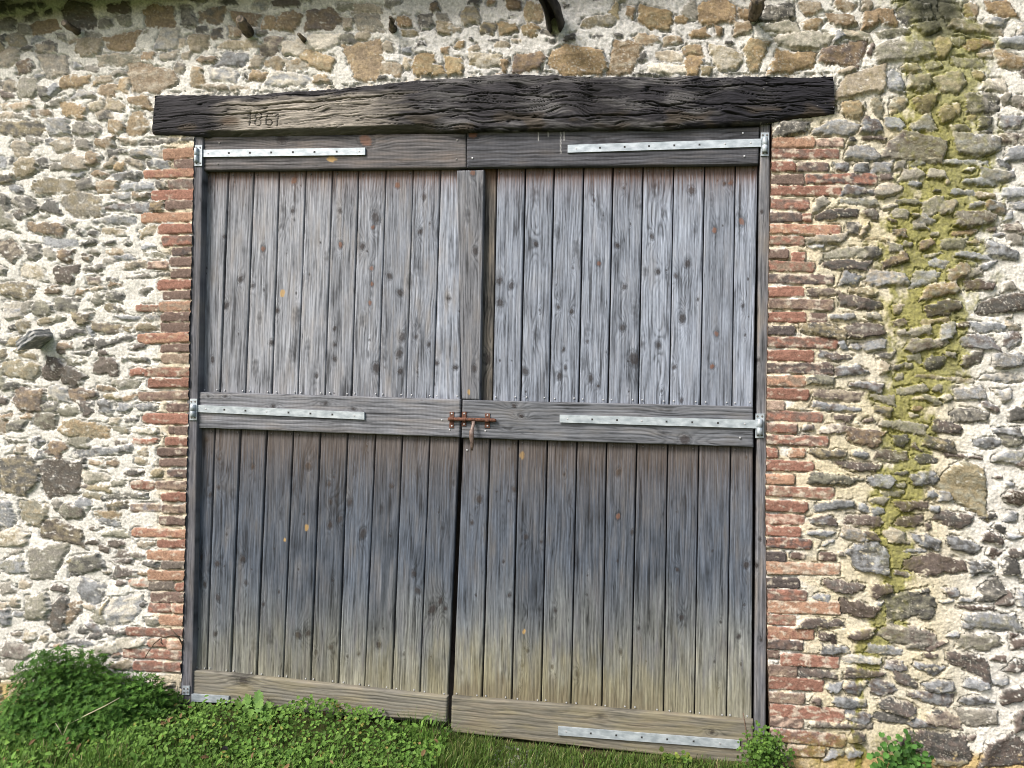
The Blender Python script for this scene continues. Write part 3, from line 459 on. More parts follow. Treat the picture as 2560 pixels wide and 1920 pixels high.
def build_wall(wall):
    ST = 2.2
    us = np.arange(-420, 2980, ST); vs = np.arange(-240, 2070, ST)
    U, V = np.meshgrid(us, vs)
    nr, nc = U.shape
    # let the edges of the opening run true
    for r in range(nr):
        v = vs[r]
        if v > 306:
            for e in (eL(v)+2.0*float(pn(v/14, 3.3)), eR(v)+2.0*float(pn(v/14, 8.3))):
                U[r, int(round((e-us[0])/ST))] = e
    f32 = np.float32
    w1 = fbm(U/44, V/36, 3, 1); w2 = fbm(U/44, V/36, 3, 5)
    w3 = pn(U/9, V/8, 11); w4 = pn(U/9, V/8, 14)
    WX = 4.5*w1+1.5*w3; WY = 3.5*w2+1.4*w4
    del w1, w2, w3, w4
    best = np.full((nr, nc), 60.0); lab = np.full((nr, nc), -1, np.int32)
    R = random.Random(5)
    def planes(s):
        a, b = s['w']/2, s['h']/2
        pl = []
        if s['brick']:
            for th in (0, 90, 180, 270):
                t = math.radians(th+R.uniform(-2.0, 2.0)); c_, s_ = math.cos(t), math.sin(t)
                pl.append((c_, s_, abs(a*c_)+abs(b*s_)*0.99))
            for k in range(4):
                t = math.radians(45+90*k+R.uniform(-15, 15)); c_, s_ = math.cos(t), math.sin(t)
                pl.append((c_, s_, (abs(a*c_)+abs(b*s_))-R.uniform(0.5, 3.5)))
            return pl
        # a slab: near-level beds, slanting broken ends, one or two corners knocked off
        ar = min(1.0, 2.2*b/a); right = s['cx'] > 1850
        for th, d in ((90, b), (270, b)):
            t = math.radians(th+R.uniform(-1, 1)*(15 if right else 13)*ar); c_, s_ = math.cos(t), math.sin(t)
            pl.append((c_, s_, d*abs(s_)*R.uniform(0.98, 1.08)))
        for th, d in ((0, a), (180, a)):
            t = math.radians(th+R.uniform(-1, 1)*(38 if right else 28)); c_, s_ = math.cos(t), math.sin(t)
            pl.append((c_, s_, d*abs(c_)*R.uniform(0.97, 1.06)))
        for k in R.sample(range(4), R.choice((1, 2, 2, 3))):
            th = math.atan2(a*R.uniform(0.4, 1.5), b)
            th = [th, math.pi-th, math.pi+th, -th][k]
            c_, s_ = math.cos(th), math.sin(th)
            pl.append((c_, s_, (abs(a*c_)+abs(b*s_))*R.uniform(0.66, 0.9)))
        return pl
    def rast(i):
        s = stones[i]
        s['pl'] = planes(s)
        k = 0.28 if s['brick'] else min(1.0, 0.35+s['h']/55)
        rad = 0.5*math.hypot(s['w'], s['h'])+26
        c0 = max(0, int((s['cx']-rad-us[0])/ST)); c1 = min(nc, int((s['cx']+rad-us[0])/ST)+1)
        r0 = max(0, int((s['cy']-rad-vs[0])/ST)); r1 = min(nr, int((s['cy']+rad-vs[0])/ST)+1)
        if c1 <= c0 or r1 <= r0: s['sl'] = None; return
        sl = (slice(r0, r1), slice(c0, c1)); s['sl'] = sl
        X = U[sl]+k*WX[sl]-s['cx']; Y = V[sl]+k*WY[sl]-s['cy']
        ca, sa = math.cos(s['a']), math.sin(s['a'])
        lx = X*ca+Y*sa; ly = -X*sa+Y*ca
        sd = np.full(lx.shape, -1e9)
        for (nx, ny, d) in s['pl']: np.maximum(sd, nx*lx+ny*ly-d, out=sd)
        if s['brick']: sd = sd-1.0
        b = best[sl]; up = sd < b
        b[up] = sd[up]; lab[sl][up] = i
    for i in range(len(stones)): rast(i)
    # small packing stones between the large ones, and the wall outside the picture
    blocked = (U > eL(V)-4) & (U < eR(V)+4) & (V > 300)
    lt = np.interp(U, *LINT_T)-6; lb = np.interp(U, *LINT_B)+4
    blocked |= (V > lt) & (V < lb) & (U > 374) & (U < 2094)
    best[blocked] = np.minimum(best[blocked], 1.0)
    RR = np.random.default_rng(7)
    for it in range(4200):
        r = RR.integers(0, nr); c = RR.integers(0, nc)
        u, v = us[c], vs[r]
        b = best[r, c]
        inside = -20 < u < 2580 and -10 < v < 1930
        if inside and it > 2600: continue
        lim = 9.0
        if inside and 990 < u < 1860 and v < 175: 
            if RR.random() < 0.95: continue
        if v > 1885 and 1960 < u < 2300: continue
        if inside and u > 1925 and RR.random() < 0.6: continue
        if b < lim: continue
        h = min(2*(b-1.5)*RR.uniform(0.65, 0.95), RR.uniform(26, 70) if not inside else RR.uniform(11, 26))
        w = h*RR.uniform(1.4, 3.2)
        left = u < 1200
        cc = RR.choice(list("gwdmbtesk") if left else list("gsdmemsg"))
        c2 = RR.choice(list("gwdpbte") if left else list("sgdwm"))
        add_stone(u, v, w, h, RR.uniform(-14, 14), cc+c2)
        rast(len(stones)-1)
        best[blocked] = np.minimum(best[blocked], 1.0)
    # ragged outlines: mortar smeared over the rims, chips broken off
    ero = 5.5*fbm(U/24, V/13, 2, 81)+2.6*pn(U/7.5, V/5.5, 84)
    isbk = np.array([s['brick'] > 0 for s in stones]+[False])[lab]
    amt = np.where(isbk, 0.22, np.where(U < 1000, 1.0, np.where(V < 190, 0.7, 0.8)))
    best = best+np.clip(ero*amt, -2.0, 9.0)*np.where(lab >= 0, 1, 0)
    del ero, isbk, amt
    # ---------------- mortar
    n1 = fbm(U/60, V/45, 4, 21); n2 = pn(U/7, V/6, 23); n3 = fbm(U/160, V/160, 3, 27); nf = pn(U/3.1, V/2.9, 31)
    cw = alb((232, 228, 218)); cg = alb((216, 213, 207)); ct = alb((214, 202, 170)); cs = alb((222, 205, 172)); cp = alb((196, 172, 122))
    mc = np.empty((nr, nc, 3)); mc[:] = cw
    def mixc(base, c, m): return base+(np.asarray(c)-base)*m[..., None]
    top = sst(930, 1010, U+20*n1)*(1-sst(1830, 1880, U+20*n1))*(1-sst(180, 230, V))
    mc = mixc(mc, cg, top)
    rt = sst(1960, 2060, U)*(1-sst(2330, 2470, U-0.12*(V-900)*0+60*n3))*sst(180, 330, V)
    mc = mixc(mc, ct, rt*np.clip(0.75+0.5*n3, 0, 1))
    mc = mixc(mc, cp, sst(1870, 1895, V)*sst(1940, 1960, U))
    mc = mixc(mc, cp, sst(1690, 1715, V)*(1-sst(60, 110, U)))
    jamb = np.maximum(1-sst(50, 95, np.abs(U-eL(V))), 1-sst(60, 200, np.abs(U-eR(V)))*1.0)*sst(300, 340, V)
    white = sst(0.0, 0.35, pn(U/55, V/30, 41)+0.25*pn(U/15, V/9, 42)-0.1+0.5*sst(1150, 1400, V)*(U > 1000))
    mc = mixc(mc, cs, np.clip(jamb*0.75*(1-white), 0, 1))
    mc *= (1+0.10*n1+0.07*n2+0.10*n3+0.06*nf)[..., None]
    H = 3.2*n1+0.9*n2+0.5*nf+4*n3
    smear = np.where(U < 1000, 0.30, np.where(V < 200, 0.05, 0.02))
    H += np.where(U < 1000, 1.6, 0.0)
    rough_top = top*(1.6*pn(U/13, V/11, 51)+1.2*np.abs(pn(U/6, V/6, 52)))
    H += rough_top
    # cracks along some of the stone edges
    edge = best
    crk = np.exp(-((edge-1.5)/1.9)**2)*sst(-0.15, 0.2, pn(U/35, V/28, 61))
    H -= 5.0*crk
    C = mc.copy()
    C *= (1-0.42*crk)[..., None]
    # ---------------- stones
    proudz = np.where(U < 1000, 1.0, 1.0)
    for i, s in enumerate(stones):
        if s['sl'] is None: continue
        sl = s['sl']; m = (lab[sl] == i) & (best[sl] < 0)
        if not m.any(): continue
        u = U[sl][m]; v = V[sl][m]; d = -best[sl][m]
        X = u-s['cx']; Y = v-s['cy']
        ca, sa = math.cos(s['a']), math.sin(s['a'])
        lx = X*ca+Y*sa; ly = -X*sa+Y*ca
        sx = R.uniform(0, 400); big = min(1.6, max(0.5, s['h']/34))
        ang = R.uniform(-0.35, 0.35)
        qx = lx*math.cos(ang)+ly*math.sin(ang); qy = -lx*math.sin(ang)+ly*math.cos(ang)
        bend = 3*pn(lx/30+sx, ly/30)
        strat = fbm(qx/46+sx, (qy+bend)/6.0, 3)
        blot = fbm(lx/22+sx, ly/15+sx*0.3, 3)
        fine = pn(lx/3.2+sx, ly/2.4)
        if s['brick']:
            pal = BPAL; c1 = pal[s['c'][0]]; c2 = pal[s['c'][-1]]
            if len(s['c']) == 1: c2 = c1*0.82
            k = sst(-0.35, 0.45, blot+0.15*strat)
            cc = c1+(c2-c1)*k[:, None]
            cc = cc*(1+0.22*blot+0.12*fine+R.uniform(-0.14, 0.12))[:, None]
            hh = 3.2*(1-np.exp(-d/1.1))+0.9*blot+0.5*fine+R.uniform(-1.2, 1.8)
            # chipped arrises and lime left on the face
            lime = sst(0.16, 0.75, pn(u/24+sx, v/11)+0.4*pn(u/6, v/5)+np.clip((5-d)/11, 0, 1)*0.5-0.12+(0.14 if s['cy'] > 1050 else 0.0)+(0.18 if abs(s['cx']-(eL(s['cy']) if s['brick'] == 1 else eR(s['cy']))) > 70 else -0.10))
            cl = alb((224, 212, 192))
            cc = cc+(cl-cc)*(0.05+0.66*lime)[:, None]
            hh += lime*0.5
        else:
            c1 = PAL[s['c'][0]]; c2 = PAL[s['c'][-1]]
            if len(s['c']) == 1: c2 = c1*R.choice((0.72, 1.25))
            k = sst(-0.5, 0.6, blot+0.35*strat+R.uniform(-0.2, 0.1))
            cc = c1+(c2-c1)*k[:, None]
            cc = cc*(1+0.12*strat+0.13*blot+0.10*fine+R.uniform(-0.14, 0.14))[:, None]
            # dark seams in the layers
            seam = sst(0.38, 0.6, np.abs(pn(qx/60+sx, (qy+bend)/9.0, 3))*-1+0.47+0.2*blot)
            cc = cc*(1-0.0*seam)[:, None]
            # pale lichen and lime specks
            lich = sst(0.47, 0.70, pn(u/5+sx, v/4)+0.35*pn(u/26+sx, v/26)+R.uniform(-0.18, 0.05))
            cl = alb((208, 202, 188))
            cc = cc+(cl-cc)*(lich*0.6)[:, None]
            sm = float(np.interp(s['cx'], [800, 1100], [0.22, 0.0])) if s['cy'] > 250 else 0.04
            if s['cx'] > 1900: sm = 0.13+(0.08 if s['cy'] > 1300 else 0.0)
            lime = sst(0.20, 0.50, 0.75*pn(u/26+sx, v/13)+0.35*pn(u/7, v/5)+np.clip((6-d)/9, 0, 1)*0.70+sm-0.36)
            ml = mc[sl][m]*1.02
            cc = cc+(ml-cc)*(lime*0.85)[:, None]
            if s['cx'] > 1850: pr = R.uniform(6.5, 12.5)
            elif s['cy'] < 230: pr = R.uniform(4.0, 8.0)
            else: pr = R.uniform(5.0, 10.5)
            pr *= min(1.15, 0.55+s['h']/60)
            tx, ty = R.uniform(-0.05, 0.05), R.uniform(-0.07, 0.05)
            nfc = R.randint(3, 6); fh = None
            sl_ = 0.22 if s['cx'] < 1850 else 0.26
            for q_ in range(nfc):
                pxl, pyl = R.uniform(-0.38, 0.38)*s['w'], R.uniform(-0.38, 0.38)*s['h']
                gx, gy = R.uniform(-sl_, sl_)*0.7, R.uniform(-sl_, sl_)
                pl_ = gx*(lx-pxl+3*blot)+gy*(ly-pyl+3*blot)
                fh, fi = (pl_, np.zeros(len(lx))) if fh is None else (np.minimum(fh, pl_), np.where(pl_ < fh, q_, fi))
            ft = np.array([R.uniform(-0.13, 0.13) for q_ in range(nfc)])[fi.astype(int)]
            fh = np.clip(fh, -pr*0.7, pr*0.5)
            hh = pr*(1-np.exp(-d/(1.5+0.012*s['h'])))+0.8*big*blot+0.35*strat*big+fh+0.5*fine-1.6*sst(0.25, 0.5, np.abs(pn(qx/17+sx, qy/8))*-1+0.32)*0.8+tx*lx+ty*ly
            hh = hh*(1-0.25*lime)+1.2*lime
            cc = cc*(1+ft*(1-lime))[:, None]
            cc = cc+(ml-cc)*(0.07 if s['cx'] < 1000 else 0.0)
            soft = (1-sst(0.0, 2.6, d+2.0*fine))*0.55
            cc = cc+(ml-cc)*soft[:, None]
        Hs = H[sl]; Hs[m] = hh+0.35*Hs[m]
        Cs = C[sl]; Cs[m] = cc
    # ---------------- moss in the run of damp on the right
    mu = np.interp(V, [-200, 0, 110, 300, 450, 560, 700, 850, 950, 1020, 1150, 1250, 1330, 1440, 1500, 1570, 1640, 1720], [2330, 2335, 2350, 2365, 2380, 2350, 2330, 2330, 2300, 2265, 2265, 2250, 2232, 2250, 2235, 2205, 2175, 2150])
    mw = np.interp(V, [-200, 0, 110, 300, 450, 560, 700, 850, 950, 1020, 1150, 1250, 1330, 1440, 1500, 1570, 1640, 1720], [110, 110, 120, 130, 150, 165, 130, 130, 120, 85, 70, 70, 62, 50, 50, 48, 40, 10])
    prof = 1-np.abs(U-mu+40*n3)/(mw*1.02)
    mm = sst(-0.08, 0.42, prof+0.65*fbm(U/34, V/50, 3, 71)+0.12*n2)*sst(-0.5, 0.2, prof)
    instone = best < -1.5
    mstone = mm*np.where(instone, np.clip(0.45-0.0006*V, 0.12, 0.45)+0.25*sst(0.1, 0.5, pn(U/16, V/12, 77)), 1.0)
    moss = alb((134, 132, 48))[None, None, :]*(1+0.35*fbm(U/11, V/9, 2, 73)+0.25*n1)[..., None]
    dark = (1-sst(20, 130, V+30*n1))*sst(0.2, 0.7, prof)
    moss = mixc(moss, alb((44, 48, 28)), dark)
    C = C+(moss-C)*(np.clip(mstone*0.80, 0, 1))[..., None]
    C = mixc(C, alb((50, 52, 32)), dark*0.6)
    H += np.where(instone, 0.2, 1.0)*mm*(1.0+0.6*pn(U/6, V/6, 75))
    # algae at the foot of the right jamb
    al = sst(1790, 1880, V+30*n1)*sst(1915, 1960, U)*(1-sst(2250, 2330, U))
    C = mixc(C, alb((132, 122, 58)), al*0.55*sst(-0.2, 0.4, n1+0.4*n2))
    C = np.clip(C, 0.012, 0.8)
    pos = P(U, V, 0.0)
    pos[..., 1] -= H*PX
    faces = grid_faces(nr, nc)
    Uc = (U[:-1, :-1]+U[1:, 1:])/2; Vc = (V[:-1, :-1]+V[1:, 1:])/2
    hole = (U[:-1, :-1] >= eL(V[:-1, :-1])-3.0) & (U[:-1, 1:] <= eR(V[:-1, 1:])+3.0) & (Vc > 308)
    # keep the faces outside the snapped edge columns
    hole = (Vc > 308)
    jl = np.array([int(round((eL(v)+2.0*float(pn(v/14, 3.3))-us[0])/ST)) for v in vs[:-1]])
    jr = np.array([int(round((eR(v)+2.0*float(pn(v/14, 8.3))-us[0])/ST)) for v in vs[:-1]])
    cidx = np.arange(nc-1)[None, :]
    hole &= (cidx >= jl[:, None]) & (cidx < jr[:, None])
    lt = np.interp(Uc, *LINT_T)+7; lb = np.interp(Uc, *LINT_B)-6
    hole |= (Vc > lt) & (Vc < lb) & (Uc > 388) & (Uc < 2078)
    isb = np.array([s['brick'] for s in stones]+[0])
    lf = lab[:-1, :-1]; bk = isb[lf]; bk = np.where(best[:-1, :-1] < 13, bk, 0)
    keep = ~hole
    co = pos.reshape(-1, 3); cc = C.reshape(-1, 3)
    sub_mesh("rubble_stonework", co, faces, (keep & (bk == 0)).ravel(), M_STONE, wall, cc)
    for b, lb_ in ((1, "toothed brick jamb left of the barn door, brown and red courses"), (2, "toothed brick jamb right of the barn door, red and orange courses")):
        o = sub_mesh("brick_jamb", co, faces, (keep & (bk == b)).ravel(), M_BRICK, wall, cc)
        o["label"] = lb_
    # reveals (inner faces of the opening)
    vv = np.arange(300, 2060, 8.0)
    for e, nm in ((eL, 3.3), (eR, 8.3)):
        ue = e(vv)+2.0*pn(vv/14, np.full_like(vv, nm))
        a = P(ue, vv, 0.0); a[:, 1] += 0.004; b = a.copy(); b[:, 1] = 0.32
        g = np.stack([a, b], 1)
        cr = np.repeat(alb((120, 100, 84))[None], len(vv), 0)*(1+0.25*pn(vv/11, vv*0+2))[:, None]
        mesh_obj("reveal", g.reshape(-1, 3), grid_faces(len(vv), 2), M_BRICK, wall, np.repeat(cr, 2, 0))

wall = empty("stone_wall", (0, 0, 0))
tag(wall, "old rubble stone barn wall with brick door jambs and a green mossy streak", "wall")
build_wall(wall)
# protruding stone in the wall (sticks out left of the door)
def rock(name, mat, parent, c, ax, half, c1, c2, seed, n=14, amp=0.08, strat=None):
    """rounded block: centre c, 3x3 axes ax, half sizes, noisy and layered"""
    g = np.linspace(-1, 1, n)
    A, B = np.meshgrid(g, g)
    vs = []; fs = []; off = 0
    for k in range(3):
        for sgn in (-1, 1):
            p = np.zeros((n, n, 3)); i, j = (k+1) % 3, (k+2) % 3
            p[..., k] = sgn; p[..., i] = A; p[..., j] = B*sgn
            vs.append(p.reshape(-1, 3)); fs.append(grid_faces(n, n)[:, ::-1]+off); off += n*n
    v = np.concatenate(vs); f = np.concatenate(fs)
    r = (np.abs(v)**16).sum(1)**(1/16.0); v = v/r[:, None]
    key = np.round(v, 4)
    w = v*np.asarray(half)
    s1 = pn(key[:, 0]*1.7+seed, key[:, 1]*1.7+key[:, 2]*2.3); s2 = pn(key[:, 0]*4+seed*2, key[:, 1]*4.4+key[:, 2]*3.1)
    lay = np.sin(key[:, 1]*7+2.5*s1+1.5*s2)
    w = w*(1+amp*s1+amp*0.5*s2+amp*0.12*lay)[:, None]
    pos = np.asarray(c)+w@np.asarray(ax)
    k = sst(-0.4, 0.5, lay+0.6*s2)
    cc = c1+(c2-c1)*k[:, None]
    return mesh_obj(name, pos, f, mat, parent, cc)

_c = P(94, 848, -0.045)
_a = math.radians(40)
rock("protruding_stone", M_STONE, wall, _c, [[math.cos(_a), 0.25, math.sin(_a)], [-math.sin(_a)*0.95, 0.1, math.cos(_a)], [0.0, 1, 0.12]],
     (0.050, 0.024, 0.07), alb((136, 137, 136)), alb((180, 179, 174)), 3, 18, 0.10)

# ------------------------------------------------------------------ weathered wood
def wood(a, t, seed, half, knots, ringw=6.0, wob=0.7, strong=0.0):
    """a: across the grain (px from board centre), t: along it. returns fields for the colour"""
    r = np.random.default_rng(int(seed*7+3))
    c = r.uniform(-0.9, 0.9)*half
    b = a-c-5*wob*pn(t/190, np.full_like(t, seed*1.3))-2*pn(t/60, np.full_like(t, seed*2.3))
    G = np.sqrt(b*b+9)/ringw + 1.6*wob*fbm(t/330, a/120, 2, seed)
    kin = np.zeros_like(a); kring = np.zeros_like(a); halo = np.zeros_like(a); kty = np.zeros_like(a); kor = np.zeros_like(a)
    for (ka, kt, kr, ty) in knots:
        dx = a-ka; dt = t-kt
        if ty == 'y':
            q = np.hypot(dx/kr, dt/(kr*1.5))+0.25*pn(a/6, t/9, seed)
            m = 1-sst(0.6, 0.95, q); kty = np.maximum(kty, m); continue
        q = np.hypot(dx, dt/2.4)/kr
        if ty == 's':
            halo = np.maximum(halo, 1.7*np.exp(-(q/0.85)**2)*(0.75+0.7*pn(a/6, t/11, seed+3))); G = G+1.2*np.exp(-(q/1.6)**2); continue
        G = G+2.6*np.exp(-(q/1.7)**2)
        asp = r.uniform(0.62, 1.0); kr_ = kr*r.uniform(0.8, 1.12)
        q2 = np.hypot(dx+0.25*dt*r.uniform(-1, 1), dt*asp)/kr_+0.22*pn(a/4, t/5, seed+kt*0.01)
        kin = np.maximum(kin, (1-sst(0.65, 1.0, q2))*(0.8+0.2*np.cos(q2*7.5)**2)*r.uniform(0.8, 1.0)); kor = np.maximum(kor, (1-sst(0.6, 0.95, q2))*(1.0 if ty == 'o' else 0.0))
        kring = np.maximum(kring, np.exp(-((q2-1.12)/0.17)**2))
        halo = np.maximum(halo, np.exp(-(q/1.2)**2)*r.uniform(0.3, 1.1))
    lines = (0.5+0.5*np.cos(2*np.pi*G))
    late = lines**3
    warp = 2.0*pn(t/120, a/30, seed+1)
    fib = pn((a+warp)/2.7, t/90, seed+2)+0.7*pn((a+warp)/4.6, t/150, seed+4)+0.35*pn(a/2.9, t/12, seed+5)
    chk = np.exp(-(pn((a+warp)/5.5, t/260, seed+7)/0.05)**2)*sst(0.0, 0.4, pn(a/14, t/90, seed+10))
    fib = fib-1.4*chk
    fib2 = pn(a/8, t/240, seed+6)+0.5*pn(a/14, t/60, seed+9)-0.95*sst(0.12, 0.55, pn(a/10, t/170, seed+14)+0.3*pn(a/4, t/60, seed+15))
    late = late*np.clip(max(strong, r.uniform(0.25, 1.1))+0.6*pn(a/22, t/160, seed+12), 0, 1.3)
    blot = fbm(a/34, t/90, 3, seed+8)
    return late, fib, fib2, blot, kin, kring, halo, kty, kor

def paint(f, base, brown, late_k=0.34, brown_m=None, con=1.0):
    late, fib, fib2, blot, kin, kring, halo, kty, kor = f
    base = np.broadcast_to(base, late.shape+(3,)).copy()
    m = np.clip(0.25+0.9*blot+0.5*fib2 + (0 if brown_m is None else brown_m), 0, 1)[..., None]
    c = base+(brown-base)*m
    c = c*np.clip(1-late_k*late+con*(0.40*fib+0.34*fib2+0.46*blot), 0.2, 1.75)[..., None]
    c = c*(1-0.34*np.clip(halo, 0, 1.7))[..., None]
    kc = alb((48, 41, 39))+(alb((124, 84, 62))-alb((48, 41, 39)))*kor[..., None]
    c = c+(kc-c)*np.clip(kin, 0, 1)[..., None]*0.94
    c = c*(1-0.35*kring)[..., None]
    c = c*(1+0.22*np.exp(-((halo-0.30)/0.10)**2))[..., None]
    c = c+(alb((196, 160, 100))-c)*kty[..., None]*0.8
    return np.clip(c, 0.01, 0.8)

def board(name, quad, y, thick, horiz, seed, base, brown, knots, parent, mat, late_k=0.34, ringw=7.0, step=(2.2, 1.5), post=None, amp=0.5, rough_edge=0.6):
    """one board: quad TL TR BR BL in photo pixels"""
    q = np.asarray(quad, float)
    W = np.hypot(*(q[1]-q[0])); Hh = np.hypot(*(q[3]-q[0]))
    nx = max(6, int(W/(step[0] if horiz else step[1]))); ny = max(6, int(Hh/(step[1] if horiz else step[0])))
    s = np.linspace(0, 1, nx); t = np.linspace(0, 1, ny)
    S, T = np.meshgrid(s, t)
    def bil(S, T):
        return ((1-T)*(1-S))[..., None]*q[0]+((1-T)*S)[..., None]*q[1]+(T*S)[..., None]*q[2]+(T*(1-S))[..., None]*q[3]
    uv = bil(S, T)
    if horiz: a = (T-0.5)*Hh; tt = uv[..., 0]; half = Hh/2; kn = []
    else: a = (S-0.5)*W; tt = uv[..., 1]; half = W/2; kn = []
    for (ku, kv, kr, ty) in knots:
        if horiz:
            sx = (ku-q[0, 0])/(q[1, 0]-q[0, 0]); vt = q[0, 1]+(q[1, 1]-q[0, 1])*sx; vb = q[3, 1]+(q[2, 1]-q[3, 1])*sx
            kn.append(((kv-vt)/(vb-vt)*Hh-Hh/2, ku, kr, ty))
        else:
            ty_ = (kv-q[0, 1])/(q[3, 1]-q[0, 1]); ul = q[0, 0]+(q[3, 0]-q[0, 0])*ty_; ur = q[1, 0]+(q[2, 0]-q[1, 0])*ty_
            kn.append(((ku-ul)/(ur-ul)*W-W/2, kv, kr, ty))
    f = wood(a, tt, seed, half, kn, ringw, 0.45 if horiz else 0.7, 0.9 if horiz else 0.0)
    c = paint(f, base, brown, late_k, None, 0.5 if name == 'bottom_rail' else 0.85)
    if post is not None: c = post(c, uv, f)
    rel = amp*(-1.4*f[0]+0.5*f[1]-1.5*np.clip(f[5], 0, 1))
    ed = np.minimum(np.minimum(S*W, (1-S)*W), np.minimum(T*Hh, (1-T)*Hh))
    rel -= 2.2*np.exp(-ed/1.2)
    # uneven long edges
    if horiz:
        uv[..., 1] += rough_edge*(pn(uv[..., 0]/40, T*0+seed)*(1-T)+pn(uv[..., 0]/40, T*0+seed+5)*T)
    p = P(uv[..., 0], uv[..., 1], y); p[..., 1] -= rel*PX
    pp = np.pad(p, ((1, 1), (1, 1), (0, 0)), mode='edge')
    for sl in ((0, slice(None)), (-1, slice(None)), (slice(None), 0), (slice(None), -1)):
        pp[sl][..., 1] = y+thick
    cc = np.pad(c, ((1, 1), (1, 1), (0, 0)), mode='edge')
    for sl in ((0, slice(None)), (-1, slice(None)), (slice(None), 0), (slice(None), -1)):
        cc[sl] *= 0.8
    return mesh_obj(name, pp.reshape(-1, 3), grid_faces(ny+2, nx+2), mat, parent, cc.reshape(-1, 3))

def plank_panel(name, ut, ub, vt, vb, y, seed, colour, knots, parent, gapw=1.9, dy=None):
    """planks side by side, one mesh: ut/ub = plank edges at top/bottom; vt, vb = ((u,v),(u,v)) end lines"""
    colsT = []; colsB = []; dep = []; acr = []; pid = []; wid = []
    R = random.Random(seed)
    n = len(ut)-1
    for k in range(n):
        g = gapw*R.uniform(0.55, 1.35)
        tl, tr, bl, br = ut[k]+g, ut[k+1]-g*0.8, ub[k]+g, ub[k+1]-g*0.8
        m = max(6, int((tr-tl)/1.45))
        off = R.uniform(-1.0, 1.0)*1.0 if dy is None or dy[k] is None else dy[k]
        tilt = R.uniform(-0.9, 0.9)
        ff = np.linspace(0, 1, m)
        for q, extra in ((ff, None),):
            colsT += [tl]+list(tl+(tr-tl)*q)+[tr]; colsB += [bl]+list(bl+(br-bl)*q)+[br]
            dd = off+tilt*(q-0.5)*2-1.6*np.exp(-np.minimum(q, 1-q)*(tr-tl)/1.3)
            dep += [-13]+list(dd)+[-13]
            acr += [-(tr-tl)/2]+list((q-0.5)*(tr-tl))+[(tr-tl)/2]
            pid += [-1]+[k]*m+[-1]; wid += [tr-tl]*(m+2)
    colsT = np.array(colsT); colsB = np.array(colsB); dep = np.array(dep); acr = np.array(acr); pid = np.array(pid)
    ny = int((vb[0][1]-vt[0][1])/2.6); t = np.linspace(0, 1, ny)
    U = colsT[None]*(1-t[:, None])+colsB[None]*t[:, None]
    vtop = vt[0][1]+(vt[1][1]-vt[0][1])*(colsT-vt[0][0])/(vt[1][0]-vt[0][0])
    vbot = vb[0][1]+(vb[1][1]-vb[0][1])*(colsB-vb[0][0])/(vb[1][0]-vb[0][0])
    V = vtop[None]*(1-t[:, None])+vbot[None]*t[:, None]
    Cc = np.zeros(U.shape+(3,)); D = np.repeat(dep[None], ny, 0).astype(float)
    for k in range(n):
        m = pid == k
        u = U[:, m]; v = V[:, m]; a = np.repeat(acr[m][None], ny, 0)
        kn = []
        for (ku, kv, kr, ty) in knots:
            i = int(np.clip(round((kv-vt[0][1])/(vb[0][1]-vt[0][1])*(ny-1)), 0, ny-1))
            if u[i, 0]-4 <= ku <= u[i, -1]+4: kn.append((float(np.interp(ku, u[i], a[i])), kv, kr, ty))
        for _ in range(R.randint(0, 2)):
            kn.append((R.uniform(-0.48, 0.48)*wid[0], R.uniform(v[0, 0], v[-1, 0]), R.uniform(6, 13), 's'))
        # a few small extra knots
        for _ in range(R.randint(1, 3)):
            kn.append((R.uniform(-0.4, 0.4)*wid[0], R.uniform(v[0, 0], v[-1, 0]), R.uniform(1.8, 3.2), ''))
        f = wood(a, v, seed+k*1.7, abs(a).max(), kn, R.uniform(6.0, 9.0))
        base, brown, lk, post = colour(k, u, v)
        c = paint(f, base*R.uniform(0.76, 1.2), brown*R.uniform(0.8, 1.2), lk, None, 0.95)
        if post is not None: c = post(c, u, v, f)
        Cc[:, m] = c
        D[:, m] += -0.65*f[0]+0.3*f[1]-0.8*f[5]+0.6*pn(v/120, u*0+k*3.3+seed)
    Cc[:, pid == -1] = 0.02
    p = P(U, V, y); p[..., 1] -= D*PX
    return mesh_obj(name, p.reshape(-1, 3), grid_faces(*U.shape), M_WOODV, parent, Cc.reshape(-1, 3))

